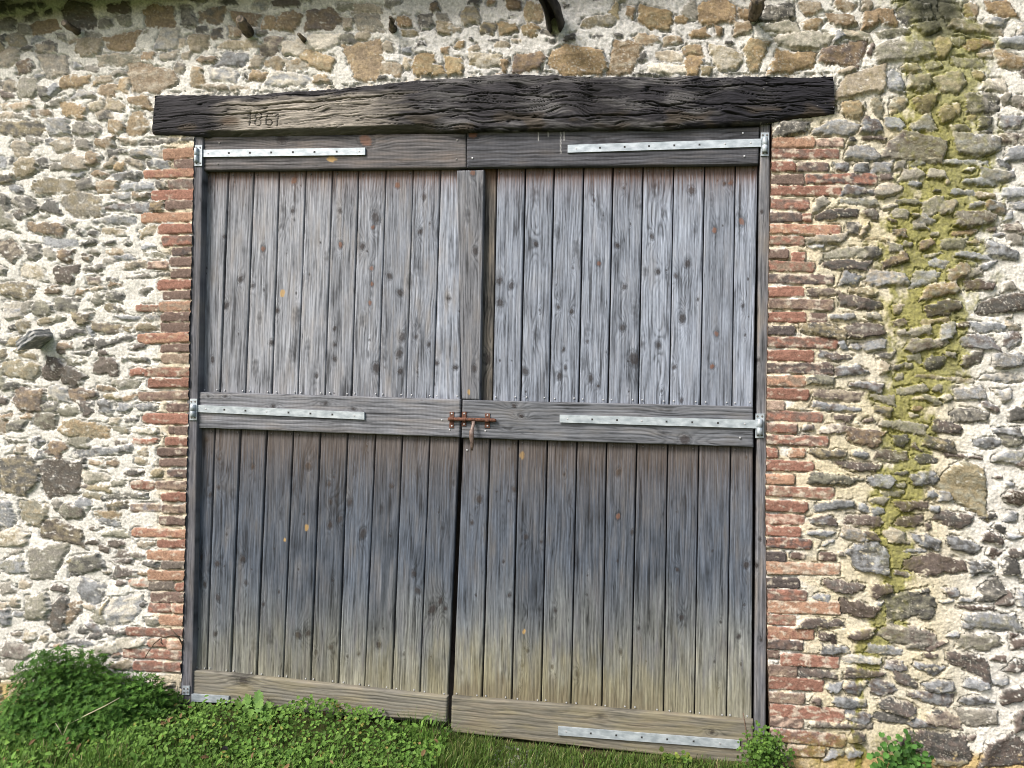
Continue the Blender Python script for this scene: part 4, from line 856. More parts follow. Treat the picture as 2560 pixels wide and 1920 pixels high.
# ------------------------------------------------------------------ lintel
def build_lintel():
    us = np.arange(376, 2091, 1.9); nq = 84
    q = np.linspace(0, 1, nq)
    Q, U = np.meshgrid(q, us, indexing='ij')
    top = np.interp(U, *LINT_T)+1.8*fbm(U/50, U*0+2.2, 3)*1.6+1.6*pn(U/11, U*0+4.4)
    bot = np.interp(U, *LINT_B)+2.6*fbm(U/60, U*0+7.2, 3)
    V = top+(bot-top)*Q
    # ragged, slightly slanting sawn ends
    e0 = np.interp(V, [233, 334], [389, 379]); e1 = np.interp(V, [184, 281], [2083, 2088])
    U = np.where(U < e0, e0, np.where(U > e1, e1, U))
    wild = sst(950, 1200, U)
    slope = np.interp(U, [380, 900, 1200, 2090], [0.10, 0.10, 0.0, -0.02])
    g = V+slope*(U-900)+(6+6*wild)*fbm(U/150, V/60, 2, 3)+(1.5+0.8*wild)*fbm(U/45, V/26, 2, 6)
    for (ku, kv, kr, am) in ((1415, 262, 26, 18), (1262, 290, 18, 12), (1170, 215, 20, 12), (1500, 240, 20, -12), (1812, 222, 22, 14), (820, 266, 9, 7), (1640, 245, 22, 12), (1930, 200, 30, -14)):
        g = g+0.6*am*np.exp(-(((U-ku)/(kr*2.2))**2+((V-kv)/kr)**2))
    st = 0.75*fbm(U/110, g/3.0, 3, 9)+0.45*pn(U/70, g/2.6, 10); st2 = pn(U/60, g/9, 12); fine = pn(U/30, g/1.9, 15)+0.5*pn(U/9, g/2.4, 16)
    cr = np.exp(-(pn(U/260, g/13, 18)/0.055)**2)*sst(-0.15, 0.25, pn(U/120, g/20, 21))
    cr2 = np.exp(-(pn(U/140, g/7.5, 24)/0.06)**2)*sst(0.0, 0.3, pn(U/90, g/14, 27))
    tan = sst(515, 620, U+18*st2)*(1-sst(860, 1060, U+60*st2))*sst(0.10, 0.24, Q+0.05*st2)
    grey = sst(-0.1, 0.45, fbm(U/120, V/28, 3, 33)+0.4*st)*sst(900, 1100, U)*(1-sst(1830, 1960, U))
    dk = alb((56, 54, 57)); tn = alb((160, 152, 141)); gr = alb((96, 94, 94)); bl = alb((42, 41, 46))
    c = np.broadcast_to(dk, U.shape+(3,)).copy()
    far = sst(1550, 1750, U)[..., None]; c = c+(bl-c)*far
    c = c+(gr-c)*(grey*0.85)[..., None]; c = c+(tn-c)*tan[..., None]
    browny = sst(0.0, 0.4, pn(U/70, V/25, 40))*sst(0.6, 0.8, Q)*(1-tan)
    c = c+(alb((78, 68, 54))-c)*(0.6*browny)[..., None]
    c = c*np.clip(1+0.75*st+0.25*st2+0.38*fine, 0.25, 2.4)[..., None]*(1-0.75*np.clip(cr+cr2, 0, 1))[..., None]
    stain = np.exp(-(((U-577)/26)**2+((V-303)/13)**2)**2)
    c = c+(alb((92, 74, 56))-c)*(0.7*stain)[..., None]
    cham = sst(0.855, 0.875, Q-0.02*st2)*sst(505, 525, U)*(1-sst(1000, 1150, U))
    c = c+(alb((92, 88, 80))*(1+0.4*st)[..., None]-c)*(cham*0.8)[..., None]
    specks = sst(0.80, 0.9, pn(U/7, V/5, 44))*sst(1850, 1900, U)
    c = c+(alb((200, 196, 188))-c)*(0.7*specks)[..., None]
    hgt = bot-top
    H = (1.6+0.3*wild)*st+(1.0+0.4*wild)*st2+0.6*fine-(3.5+2.5*wild)*np.clip(cr+cr2, 0, 1)+(2+4*wild)*fbm(U/120, V/50, 2, 48)
    hgt = bot-top
    e = np.minimum(Q, 1-Q)*hgt
    for (u0, u1, q0, q1) in ((430, 800, 0.55, 0.40), (520, 1010, 0.30, 0.26), (900, 1330, 0.70, 0.62), (1120, 1420, 0.35, 0.42), (1330, 1720, 0.80, 0.72), (1560, 2040, 0.52, 0.66), (1700, 2070, 0.25, 0.2)):
        t_ = np.clip((U-u0)/(u1-u0), 0, 1)
        dq = (Q-(q0+(q1-q0)*t_))*hgt-5*pn(U/90, U*0+u0)-1.5*pn(U/22, U*0+u1)
        k_ = np.exp(-(dq/(1.6*np.sqrt(np.clip(t_*(1-t_)*4, 0.02, 1))))**2)*(t_ > 0)*(t_ < 1)
        H -= 7*k_; c = c*(1-0.7*k_)[..., None]
    H -= 9*np.exp(-e/3.5)+np.where(Q < 0.5, 4*np.exp(-Q*hgt/14), 0)
    H -= cham*(Q-0.86)*hgt*1.6
    # 1861 cut into the face
    z = 300/2212.0
    def zp(pts): return [(560+x*z, 220+y_*z) for x, y_ in pts]
    def arc(cx, cy, rx, ry, a0, a1, n=22): return [(cx+rx*math.cos(math.radians(a)), cy+ry*math.sin(math.radians(a))) for a in np.linspace(a0, a1, n)]
    strokes = [zp([(445, 492), (486, 442), (478, 570), (468, 692)]), zp([(440, 505), (490, 500)]),
               zp(arc(633, 514, 56, 62, 0, 360)), zp(arc(622, 634, 58, 60, 0, 360)),
               zp(arc(828, 634, 58, 56, 0, 360)), zp([(890, 478), (850, 468), (810, 480), (786, 540), (774, 634)]), zp([(770, 578), (800, 580)]),
               zp([(962, 510), (1000, 476), (990, 590), (976, 698)])]
    dist = np.full(U.shape, 99.0)
    sel = (U > 605) & (U < 705) & (V > 268) & (V < 322)
    uu, vv = U[sel], V[sel]; dd = np.full(uu.shape, 99.0)
    for s_ in strokes:
        for (x0, y0), (x1, y1) in zip(s_[:-1], s_[1:]):
            L2 = (x1-x0)**2+(y1-y0)**2+1e-9
            tt = np.clip(((uu-x0)*(x1-x0)+(vv-y0)*(y1-y0))/L2, 0, 1)
            dd = np.minimum(dd, np.hypot(uu-x0-tt*(x1-x0), vv-y0-tt*(y1-y0)))
    dist[sel] = dd
    cut = 1-sst(0.7, 1.7, dist)
    H -= 3.0*cut
    c = c+(alb((34, 29, 26))-c)*(cut*0.6)[..., None]
    c = np.clip(c, 0.008, 0.7)
    p = P(U, V, -0.022); p[..., 1] -= H*PX
    pp = np.pad(p, ((1, 1), (1, 1), (0, 0)), mode='edge')
    for sl in ((0, slice(None)), (-1, slice(None)), (slice(None), 0), (slice(None), -1)):
        pp[sl][..., 1] = 0.2
    cc = np.pad(c, ((1, 1), (1, 1), (0, 0)), mode='edge')
    fc = grid_faces(nq+2, len(us)+2)
    dpad = np.pad(dist, 1, mode='edge')
    isc = (dpad.ravel()[fc].mean(1) < 1.5)
    beam = sub_mesh("lintel_beam", pp.reshape(-1, 3), fc, ~isc, M_BEAM, None, cc.reshape(-1, 3))
    tag(beam, "long dark weathered oak beam over the barn door, carved with the date 1861", "lintel")
    o = sub_mesh("carved_date", pp.reshape(-1, 3), fc, isc, M_BEAM, beam, cc.reshape(-1, 3))
    o["label"] = "date 1861 carved into the pale part of the beam"
build_lintel()

# ------------------------------------------------------------------ pegs in the wall
M_PEGW = mat_mottle("old_peg_wood", (0.035, 0.03, 0.025), (0.22, 0.175, 0.125), 60, 0.9, 0, 0.7, 0.004, (1, 0.25, 1))
def peg(u0, v0, u1, v1, r, L, label, taper=0.85, n=9, wob=0.12, squash=1.0):
    a = P(u0, v0, 0.03); b = P(u1, v1, -L)
    pts = []; rad = []
    R = random.Random(int(u0))
    for i in range(n):
        t = i/(n-1); p = a+(b-a)*t
        p = p+np.array([R.uniform(-1, 1), 0, R.uniform(-1, 1)])*r*PX*wob
        pts.append(p); rad.append(r*PX*(1+(taper-1)*t)*R.uniform(1-wob, 1+wob))
    pts.append(pts[-1]+(b-a)/np.linalg.norm(b-a)*0.004); rad.append(rad[-1]*0.7)
    m = MB(); m.tube(pts, rad, 12)
    o = m.build("wooden_peg", M_PEGW, None, False)
    return tag(o, label, "peg", "wooden pegs sticking out of the wall")
peg(207, 88, 160, 57, 11, 0.10, "short round wooden peg in the shaded top left corner of the wall")
peg(630, 92, 600, 50, 15, 0.12, "thick round wooden peg above the left end of the beam")
peg(769, 107, 746, 85, 8, 0.06, "thinnest small splintered peg beside a pale stone", 0.6)
peg(986, 88, 976, 42, 13, 0.09, "upright pointed peg stub at the left edge of the grey plaster", 0.35, wob=0.2)
peg(1879, 50, 1899, -6, 14, 0.20, "forked dark branch stub above the right end of the beam", 1.15, wob=0.2)
# hollow, channel-shaped branch stub
def hollow_peg():
    y0, y1, n = 0.03, -0.40, 26
    vs = []; k = 30
    for i in range(n):
        t = i/(n-1); y = y0+(y1-y0)*t
        c = P(1388, 66, 0.0)+np.array([-0.045*t+0.012*math.sin(5*t), 0, 0.012*math.sin(4*t)+0.05*t])
        ro = 0.038*(1-0.25*t)*(1+0.10*math.sin(7*t+1)); ri = 0.60-0.55*max(0, t-0.25)
        ring = []
        for j in range(k):
            if j < k//2:
                a = math.radians(-58+296*j/(k//2-1)); r = ro
            else:
                a = math.radians(238-296*(j-k//2)/(k//2-1)); r = ro*max(0.08, ri)
            r *= 1+0.12*float(pn(math.cos(a)*2+3, math.sin(a)*2+t*6))
            ring.append(c+np.array([r*math.cos(a)*0.92, y-c[1], r*math.sin(a)*1.15]))
        vs += ring
    f = []
    for i in range(n-1):
        for j in range(k):
            jj = (j+1) % k; f.append([i*k+j, i*k+jj, (i+1)*k+jj, (i+1)*k+j])
    f.append([(n-1)*k+j for j in range(k)]); f.append([j for j in range(k)][::-1])
    o = mesh_obj("wooden_peg", vs, f, M_PEGW2, None, None, True)
    tag(o, "largest peg, a black hollow branch stub high above the middle of the beam", "peg", "wooden pegs sticking out of the wall")
M_PEGW2 = mat_mottle("charred_peg_wood", (0.012, 0.011, 0.012), (0.07, 0.06, 0.055), 60, 0.85, 0, 0.8, 0.004, (1, 0.25, 1))
hollow_peg()

# ------------------------------------------------------------------ door posts
Y_RAIL, Y_PLANK, Y_POST = 0.012, 0.042, 0.014
GB, BR = alb((150, 149, 151)), alb((146, 130, 114))
post_l = board("door_post", [(483, 334), (508, 334), (479, 1765), (449, 1765)], Y_POST-0.012, 0.12, False, 31, alb((112, 112, 118)), alb((102, 98, 96)), [], None, M_WOODV, 0.3, 5.0)
tag(post_l, "narrow grey timber post on the left side of the barn door", "door post", "timber posts either side of the door")
post_r = board("door_post", [(1901, 309), (1926, 309), (1914.5, 1860), (1886, 1860)], Y_POST, 0.12, False, 37, alb((128, 129, 134)), alb((118, 112, 106)),
               [(1904, 529, 5, ''), (1900, 1348, 4, ''), (1891, 1414, 6, ''), (1896, 900, 4, ''), (1903, 1600, 4, '')], None, M_WOODV, 0.3, 5.0)
tag(post_r, "grey timber post between the right door leaf and the red bricks", "door post", "timber posts either side of the door")

# ------------------------------------------------------------------ the two leaves
leaf_l = empty("door_leaf"); tag(leaf_l, "left leaf of the weathered grey plank barn door", "door", "leaves of the barn door")
leaf_r = empty("door_leaf"); tag(leaf_r, "right leaf of the grey plank barn door, with the rusty bolt", "door", "leaves of the barn door")

KN_UL = [(994,463,10,'o'),(939,544,13,''),(932,568,6,'o'),(1060,492,7,''),(1050,579,7,''),(853,610,6,''),(906,616,8,''),(1091,583,10,'s'),(929,671,6,'o'),(930,710,6,'o'),(925,757,5,'o'),
 (974,690,9,''),(1000,732,8,''),(1024,704,10,'s'),(1005,842,9,''),(998,883,9,''),(961,889,9,'s'),(1000,928,8,''),(941,920,11,''),(1040,842,6,''),(1072,861,5,''),(1122,746,5,''),(1138,919,6,''),(1091,908,5,''),
 (959,846,9,'s'),(601,698,7,''),(566,764,6,''),(632,714,6,''),(649,794,8,'s'),(692,776,6,''),(743,786,13,'s'),(706,733,8,'y'),(531,899,7,''),(836,897,7,''),(836,821,5,''),(836,862,5,''),(515,669,4,''),
 (758,694,9,'s'),(791,939,6,''),(678,856,6,''),(735,451,9,'o'),(731,527,6,''),(657,622,7,'o'),(560,591,5,''),(851,612,6,'o'),(850,527,6,''),(770,860,8,'s'),(705,560,8,'s'),(815,640,7,'s'),(880,500,7,'s')]
KN_UR = [(1339,610,8,''),(1392,581,9,'s'),(1441,620,11,'s'),(1544,614,6,''),(1486,501,4,''),(1560,470,4,''),(1630,591,6,''),(1219,897,8,''),(1248,702,11,''),(1278,714,8,''),(1250,757,13,''),(1313,928,9,''),
 (1396,768,5,''),(1429,778,6,''),(1409,874,5,''),(1398,940,7,''),(1413,919,5,''),(1497,659,6,'o'),(1468,854,4,''),(1477,946,7,''),(1495,965,5,''),(1561,717,7,''),(1557,819,8,''),(1585,897,13,''),(1614,679,9,'s'),
 (1645,679,7,''),(1646,863,8,''),(1608,858,10,'s'),(1690,690,7,''),(1705,797,9,''),(1686,918,6,''),(1703,1001,6,''),(1456,912,9,'s'),(1729,476,9,''),(1826,457,7,'o'),(1811,459,5,''),(1786,575,8,'o'),
 (1854,554,9,'o'),(1737,573,6,'s'),(1719,659,10,''),(1706,794,10,''),(1791,834,8,'o'),(1780,916,8,'o'),(1857,764,6,''),(1660,530,9,'s'),(1640,470,14,'s')]
KN_LL = [(874,1256,8,''),(978,1215,7,''),(1132,1208,5,'s'),(770,1165,11,''),(735,1219,9,'s'),(822,1210,6,''),(826,1255,6,''),(632,1167,6,''),(548,1147,5,''),(546,1219,5,''),(525,1237,5,''),(515,1099,7,''),
 (543,1410,8,''),(544,1494,7,''),(512,1461,6,''),(504,1393,4,''),(607,1398,9,''),(614,1457,6,''),(538,1585,7,''),(634,1610,9,'s'),(745,1587,9,''),(770,1583,7,''),(824,1313,6,''),(850,1297,7,''),
 (766,1319,7,'y'),(711,1350,4,'y'),(826,1618,7,''),(789,1632,4,''),(657,1511,5,''),(906,1334,9,''),(1033,1434,6,''),(1042,1476,8,''),(1079,1523,11,''),(1099,1502,6,''),(1111,1521,6,''),(945,1612,8,''),(895,1635,4,'')]
KN_LR = [(1198,1248,8,''),(1285,1223,6,''),(1305,1138,8,'y'),(1410,1186,4,''),(1546,1180,7,''),(1180,1307,5,''),(1259,1404,4,''),(1273,1488,6,''),(1315,1342,7,''),(1353,1354,5,''),(1318,1626,5,''),(1306,1664,5,''),
 (1388,1526,5,''),(1380,1667,4,''),(1443,1685,5,''),(1545,1291,7,'o'),(1580,1330,5,''),(1551,1630,5,''),(1596,1570,5,''),(1703,1544,7,''),(1153,1684,6,'s'),(1310,1579,5,'y'),(1692,1424,5,''),(1865,1412,9,''),(1846,1591,6,''),(1780,1377,4,'')]

def col_upper(left):
    def f(k, u, v):
        x = (u-500)/1400
        cool = alb((156, 164, 178)); warm = alb((157, 160, 167))
        base = warm+(cool-warm)*sst(0.15, 0.6, x)[..., None]
        brown = alb((128, 126, 126)) if left else alb((124, 128, 136))
        lk = 0.26 if left else 0.36
        if not left and k == 0:
            base = np.broadcast_to(alb((112, 108, 102)), base.shape); brown = alb((122, 113, 101))
        def post(c, u, v, f):
            vt = 425+5*pn(u/9, u*0+3)
            m = np.exp(-np.clip(v-vt-14-26*pn(u/3.0, u*0+9+k), 0, 999)/24)*0.75
            c = c+(alb((112, 78, 56))*(1+0.2*f[1])[..., None]-c)*m[..., None]
            dk = np.clip(pn(u/26, v/120, 55), 0, 1)*sst(600, 950, v)
            return c*(1-0.35*dk)[..., None]
        return base, brown, lk, post
    return f
def col_lower(left):
    def f(k, u, v):
        base = np.broadcast_to(alb((94, 103, 116)), u.shape+(3,)).copy()
        lo = sst(1400, 1720, v+70*pn(u/60, v/200, 4))
        base = base+(alb((150, 151, 142))-base)*lo[..., None]
        brown = alb((88, 89, 92))
        def post(c, u, v, f):
            vt = 1090+(u-500)*0.035
            m = np.exp(-np.clip(v-vt-20-60*pn(u/4, u*0+2+k), 0, 999)/70)*0.5
            c = c+(alb((112, 94, 76))*(1+0.2*f[1])[..., None]-c)*m[..., None]
            b = np.interp(u, [488, 1120, 1880], [1676, 1745, 1801])
            al = sst(-205, -15, v-b+90*fbm(u/38, v/110, 3, 12)+30*pn(u/7, v/90, 19)+(0 if not left else -40))*np.interp(u, [500, 850, 1000, 1130, 1450, 1750, 1880], [0.3, 0.5, 0.75, 1, 1, 0.75, 0.45])
            c = c+(alb((150, 143, 112))*(1+0.25*f[1]-0.25*f[0])[..., None]-c)*(al*0.75)[..., None]
            wet = sst(-75, -15, v-b+45*pn(u/14, v/50, 15))*(0.0 if left else 1)*np.interp(u, [1130, 1180, 1600, 1700], [1, 1, 0.8, 0])
            return c+(alb((92, 76, 54))-c)*(wet*0.45)[..., None]
        return base, brown, 0.30, post
    return f

pan_ul = plank_panel("plank_panel", [511,571.6,635.7,698,766,831,897.4,965.5,1033.5,1102,1149], [504,549,613.6,678.5,744.6,810.7,879,946.5,1015,1083,1152.5],
    ((511, 418), (1147, 413)), ((504, 990), (1151, 1005)), Y_PLANK, 101, col_upper(True), KN_UL, leaf_l)
pan_ur = plank_panel("plank_panel", [1160,1242,1313.5,1385.8,1459.3,1533,1608,1684.8,1762,1839,1895], [1162,1230,1301,1373,1446,1519.6,1595.8,1673,1750.6,1830,1883],
    ((1150, 413), (1895, 404)), ((1155, 1006), (1883, 1024)), Y_PLANK, 151, col_upper(False), KN_UR, leaf_r, dy=[-6]+[None]*9)
pan_ll = plank_panel("plank_panel", [495,537,602,667.5,734,801.7,870,939.4,1007,1075.5,1150], [488,516,575.4,640.7,706.8,775.6,845.6,910,979.5,1049,1119.5],
    ((495, 1060), (1149, 1084)), ((488, 1686), (1120, 1755)), Y_PLANK-0.004, 211, col_lower(True), KN_LL, leaf_l)
pan_lr = plank_panel("plank_panel", [1156.5,1225,1296,1369,1442.5,1516.8,1592.6,1669.6,1747.4,1827.5,1883.5], [1130.5,1204.6,1278.8,1352.7,1426.6,1504,1577,1658.7,1736,1816,1880],
    ((1153, 1086), (1883, 1109)), ((1129, 1750), (1880, 1810)), Y_PLANK-0.004, 263, col_lower(False), KN_LR, leaf_r)

# cover strip on the meeting edge of the right leaf (top half)
def strip_post(c, uv, f):
    v = uv[..., 1]; m = np.exp(-np.clip(v-440, 0, 999)/12)*0.5
    return c+(alb((112, 84, 62))-c)*m[..., None]
board("cover_strip", [(1142, 426), (1209.5, 424), (1199, 1000), (1154, 998)], Y_RAIL+0.006, 0.03, False, 71, alb((134, 136, 142)), alb((112, 110, 110)),
      [(1182, 432, 8, 'o'), (1188, 628, 8, ''), (1186, 921, 10, ''), (1204, 474, 9, 's'), (1170, 540, 9, 's'), (1172, 980, 6, 'y')], leaf_r, M_WOODV, 0.38, 8.0)

# rails
def saw(c, uv, f):   # saw marks across the grain
    s = 0.5+0.5*np.sin(uv[..., 0]/1.55+2*pn(uv[..., 0]/40, uv[..., 1]/30))
    return c*(1-0.10*s)[..., None]
def drip(c, uv, f):
    c = saw(c, uv, f)
    for (du, v0, v1) in ((1370, 327, 342), (1402, 330, 384), (1410, 325, 352), (1346, 330, 352)):
        m = np.exp(-((uv[..., 0]-du-1.5*pn(uv[..., 1]/9, uv[..., 0]*0+du))/1.2)**2)*sst(v0-2, v0+2, uv[..., 1])*(1-sst(v1-3, v1+2, uv[..., 1]))*0.8
        c = c+(alb((205, 203, 200))-c)*m[..., None]
    return c
board("top_rail", [(509, 341), (1165, 333), (1166, 419), (509, 426)], Y_RAIL, 0.028, True, 301, alb((112, 109, 110)), alb((108, 99, 93)),
      [(914, 350, 17, 'o'), (704, 347, 14, ''), (828, 397, 10, 'y'), (1160, 345, 9, 's')], leaf_l, M_WOODH, 0.34, 8.5, post=saw)
board("top_rail", [(1167, 327), (1899, 317), (1896, 410), (1167, 418)], Y_RAIL-0.003, 0.028, True, 317, alb((92, 93, 99)), alb((84, 81, 81)),
      [(1182, 337, 12, 'o'), (1500, 352, 15, 's'), (1790, 355, 12, 's')], leaf_r, M_WOODH, 0.40, 9.5, post=drip)
board("middle_rail", [(496, 979), (1151, 998), (1149, 1093.5), (493, 1069.5)], Y_RAIL, 0.026, True, 331, alb((142, 144, 150)), alb((120, 117, 116)),
      [(683, 1015, 4, ''), (814, 1008, 6, ''), (883, 1022, 5, ''), (520, 990, 3, ''), (563, 991, 3, '')], leaf_l, M_WOODH, 0.32, 9.0, post=saw)
board("middle_rail", [(1156, 999.5), (1883, 1016), (1884, 1118), (1153.5, 1095)], Y_RAIL, 0.026, True, 347, alb((122, 125, 131)), alb((106, 105, 105)),
      [(1285, 1015, 7, ''), (1303, 1040, 5, ''), (1270, 1073, 5, 's'), (1668, 1023, 11, 's'), (1660, 1083, 8, 's'), (1712, 1099, 13, '')], leaf_r, M_WOODH, 0.34, 9.0)
def alg(c, uv, f):
    m = sst(-0.2, 0.5, fbm(uv[..., 0]/120, uv[..., 1]/30, 3, 88)+0.3*f[1])*0.55
    return c+(alb((146, 137, 108))-c)*m[..., None]
board("bottom_rail", [(480, 1676), (1118, 1743), (1116, 1806), (478, 1752)], Y_RAIL, 0.028, True, 363, alb((142, 138, 126)), alb((132, 124, 108)), [(608, 1702, 14, '')], leaf_l, M_WOODH, 0.22, 9.0, post=alg)
board("bottom_rail", [(1129, 1742), (1884, 1803), (1885, 1915), (1127, 1830)], Y_RAIL, 0.028, True, 379, alb((138, 133, 119)), alb((128, 118, 100)),
      [(1780, 1830, 5, ''), (1500, 1790, 8, 's')], leaf_r, M_WOODH, 0.30, 10.0, post=alg)

# nails along the plank ends
def nail_mesh(name, r, mat):
    m = MB(); k = 8
    v = [[0, -0.0016, 0]]+[[r*math.cos(2*math.pi*j/k), -0.0008, r*math.sin(2*math.pi*j/k)] for j in range(k)]+[[r*1.05*math.cos(2*math.pi*j/k), 0.002, r*1.05*math.sin(2*math.pi*j/k)] for j in range(k)]
    f = [[0, 1+j, 1+(j+1) % k] for j in range(k)]+[[1+j, 1+k+j, 1+k+(j+1) % k, 1+(j+1) % k] for j in range(k)]
    me = bpy.data.meshes.new(name); me.from_pydata(v, [], f); me.materials.append(mat); return me
NAIL, NAILD = nail_mesh("nail", 0.0032, M_NAIL), nail_mesh("nail", 0.0030, M_NAILD)
SCREW, SCREWD = nail_mesh("screw", 0.0038, M_NAIL), nail_mesh("screw", 0.0042, M_NAILD)
def pin(name, me, u, v, y, parent, roll=0.0):
    o = bpy.data.objects.new(name, me); col.objects.link(o); o.parent = parent
    o.location = Vector(P(u, v, y)); return o
RN = random.Random(3)
def nails(parent, ue, line, me, y, dv, prob=1.0):
    (u0, v0), (u1, v1) = line
    for k in range(len(ue)-1):
        for fr in (0.16, 0.84):
            if RN.random() > prob: continue
            u = ue[k]+(ue[k+1]-ue[k])*(fr+RN.uniform(-0.05, 0.05)); v = v0+(v1-v0)*(u-u0)/(u1-u0)+dv+RN.uniform(-1.2, 1.2)
            pin("nail", me, u, v, y, parent)
nails(pan_ul, [504,549,613.6,678.5,744.6,810.7,879,946.5,1015,1083,1151], ((504, 982), (1151, 997)), NAIL, Y_PLANK-0.003, -7)
nails(pan_ur, [1230,1301,1373,1446,1519.6,1595.8,1673,1750.6,1830,1883], ((1155, 998), (1883, 1015)), NAIL, Y_PLANK-0.003, -8)
nails(pan_ul, [511,571.6,635.7,698,766,831,897.4,965.5,1033.5,1102,1140], ((511, 430), (1147, 424)), NAILD, Y_PLANK-0.003, 8, 0.8)
nails(pan_ur, [1242,1313.5,1385.8,1459.3,1533,1608,1684.8,1762,1839,1895], ((1150, 425), (1895, 416)), NAILD, Y_PLANK-0.003, 8, 0.8)
nails(pan_ll, [488,516,575.4,640.7,706.8,775.6,845.6,910,979.5,1049,1119], ((488, 1676), (1120, 1744)), NAIL, Y_PLANK-0.007, -9)
nails(pan_lr, [1130.5,1204.6,1278.8,1352.7,1426.6,1504,1577,1658.7,1736,1816,1880], ((1129, 1742), (1880, 1801)), NAIL, Y_PLANK-0.007, -9)
nails(pan_ll, [495,537,602,667.5,734,801.7,870,939.4,1007,1075.5,1149], ((495, 1069), (1149, 1093)), NAILD, Y_PLANK-0.007, 8, 0.7)
nails(pan_lr, [1156,1225,1296,1369,1442.5,1516.8,1592.6,1669.6,1747.4,1827.5,1883.5], ((1153, 1095), (1883, 1118)), NAILD, Y_PLANK-0.007, 8, 0.7)

# ------------------------------------------------------------------ strap hinges
def strap(parent, quad, holes, label, screws=()):
    q = np.asarray(quad, float)
    m = MB(); m.prism(q, Y_RAIL-0.0085, Y_RAIL-0.001, 0.0012)
    o = m.build("strap_hinge", M_GALV, parent); o["label"] = label
    for i, hfrac in enumerate(holes):
        c = (q[0]+(q[1]-q[0])*hfrac+q[3]+(q[2]-q[3])*hfrac)/2
        s = 2.4
        if i in screws: pin("screw", SCREW, c[0], c[1], Y_RAIL-0.0088, o); continue
        mm = MB(); mm.prism([(c[0]-s, c[1]-s), (c[0]+s, c[1]-s), (c[0]+s, c[1]+s), (c[0]-s, c[1]+s)], Y_RAIL-0.0089, Y_RAIL-0.0075)
        mm.build("screw_hole", M_HOLE, o)
    return o
def knuckle(parent, u, v0, v1, r, y):
    a, b = P(u, v0, y), P(u+(-0.6), v1, y)
    m = MB()
    mid = a+(b-a)*0.52
    R1 = r*PX
    m.tube([a, a+(mid-a)*0.04, mid-(mid-a)*0.03, mid], [R1*0.85, R1, R1, R1*0.9], 14)
    m.tube([mid+(b-mid)*0.02, mid+(b-mid)*0.06, b-(b-mid)*0.06, b], [R1*0.9, R1, R1, R1*0.8], 14)
    m.build("knuckle", M_GALV, parent, True)
def plate(post, u0, u1, v0, v1, y, label):
    m = MB(); m.prism([(u0, v0), (u1, v0), (u1-1, v1), (u0-1, v1)], y-0.0045, y-0.0005, 0.001)
    o = m.build("hinge_plate", M_GALV, post); o["label"] = label
    for fu in (0.24, 0.76):
        for v in (v0+7, v1-7):
            pin("screw", SCREWD, u0+(u1-u0)*fu-0.5, v, y-0.0048, o)
    return o
hs = strap(leaf_l, [(497, 374.5), (913, 369), (913, 387), (497, 392.5)], [0.055, 0.18, 0.307, 0.435, 0.565, 0.695, 0.828, 0.962], "upper strap hinge of the left leaf", (0, 7))
knuckle(hs, 491, 371, 406, 6.2, Y_POST-0.02)
hs = strap(leaf_l, [(489, 1012), (911, 1030.5), (911, 1049), (489, 1030)], [0.06, 0.17, 0.295, 0.42, 0.55, 0.68, 0.81, 0.94], "middle strap hinge of the left leaf", (0, 3, 7))
knuckle(hs, 482.5, 1011, 1042, 7.5, Y_POST-0.02)
hs = strap(leaf_l, [(455, 1733), (572, 1741), (571, 1758), (454, 1753)], [0.5, 0.9], "lower strap hinge of the left leaf, half hidden by weeds", (0,))
hs = strap(leaf_r, [(1419, 362), (1904, 346.5), (1904, 366.5), (1419, 381.5)], [0.045, 0.167, 0.294, 0.42, 0.55, 0.68, 0.812, 0.944], "upper strap hinge of the right leaf", (0, 6, 7))
knuckle(hs, 1912.5, 344, 380, 6.4, Y_POST-0.013)
hs = strap(leaf_r, [(1399, 1036.5), (1894, 1050), (1894, 1071), (1399, 1056)], [0.04, 0.165, 0.29, 0.415, 0.54, 0.67, 0.80, 0.935], "middle strap hinge of the right leaf", (0, 3, 7))
knuckle(hs, 1899.5, 1048, 1087, 7.0, Y_POST-0.013)
hs = strap(leaf_r, [(1395, 1816.5), (1850, 1852), (1850, 1873), (1395, 1838)], [0.045, 0.18, 0.32, 0.46, 0.60, 0.745, 0.89], "lower strap hinge of the right leaf on the bottom rail", (0, 6))
plate(post_l, 487, 505.5, 362, 415, Y_POST-0.012, "upper hinge plate"); plate(post_l, 474.5, 492.5, 997, 1051, Y_POST-0.012, "middle hinge plate"); plate(post_l, 456, 474, 1715, 1738, Y_POST-0.012, "lower hinge plate")
plate(post_r, 1902.5, 1923, 331, 390, Y_POST, "upper hinge plate"); plate(post_r, 1889, 1911.5, 1034, 1095, Y_POST, "middle hinge plate")

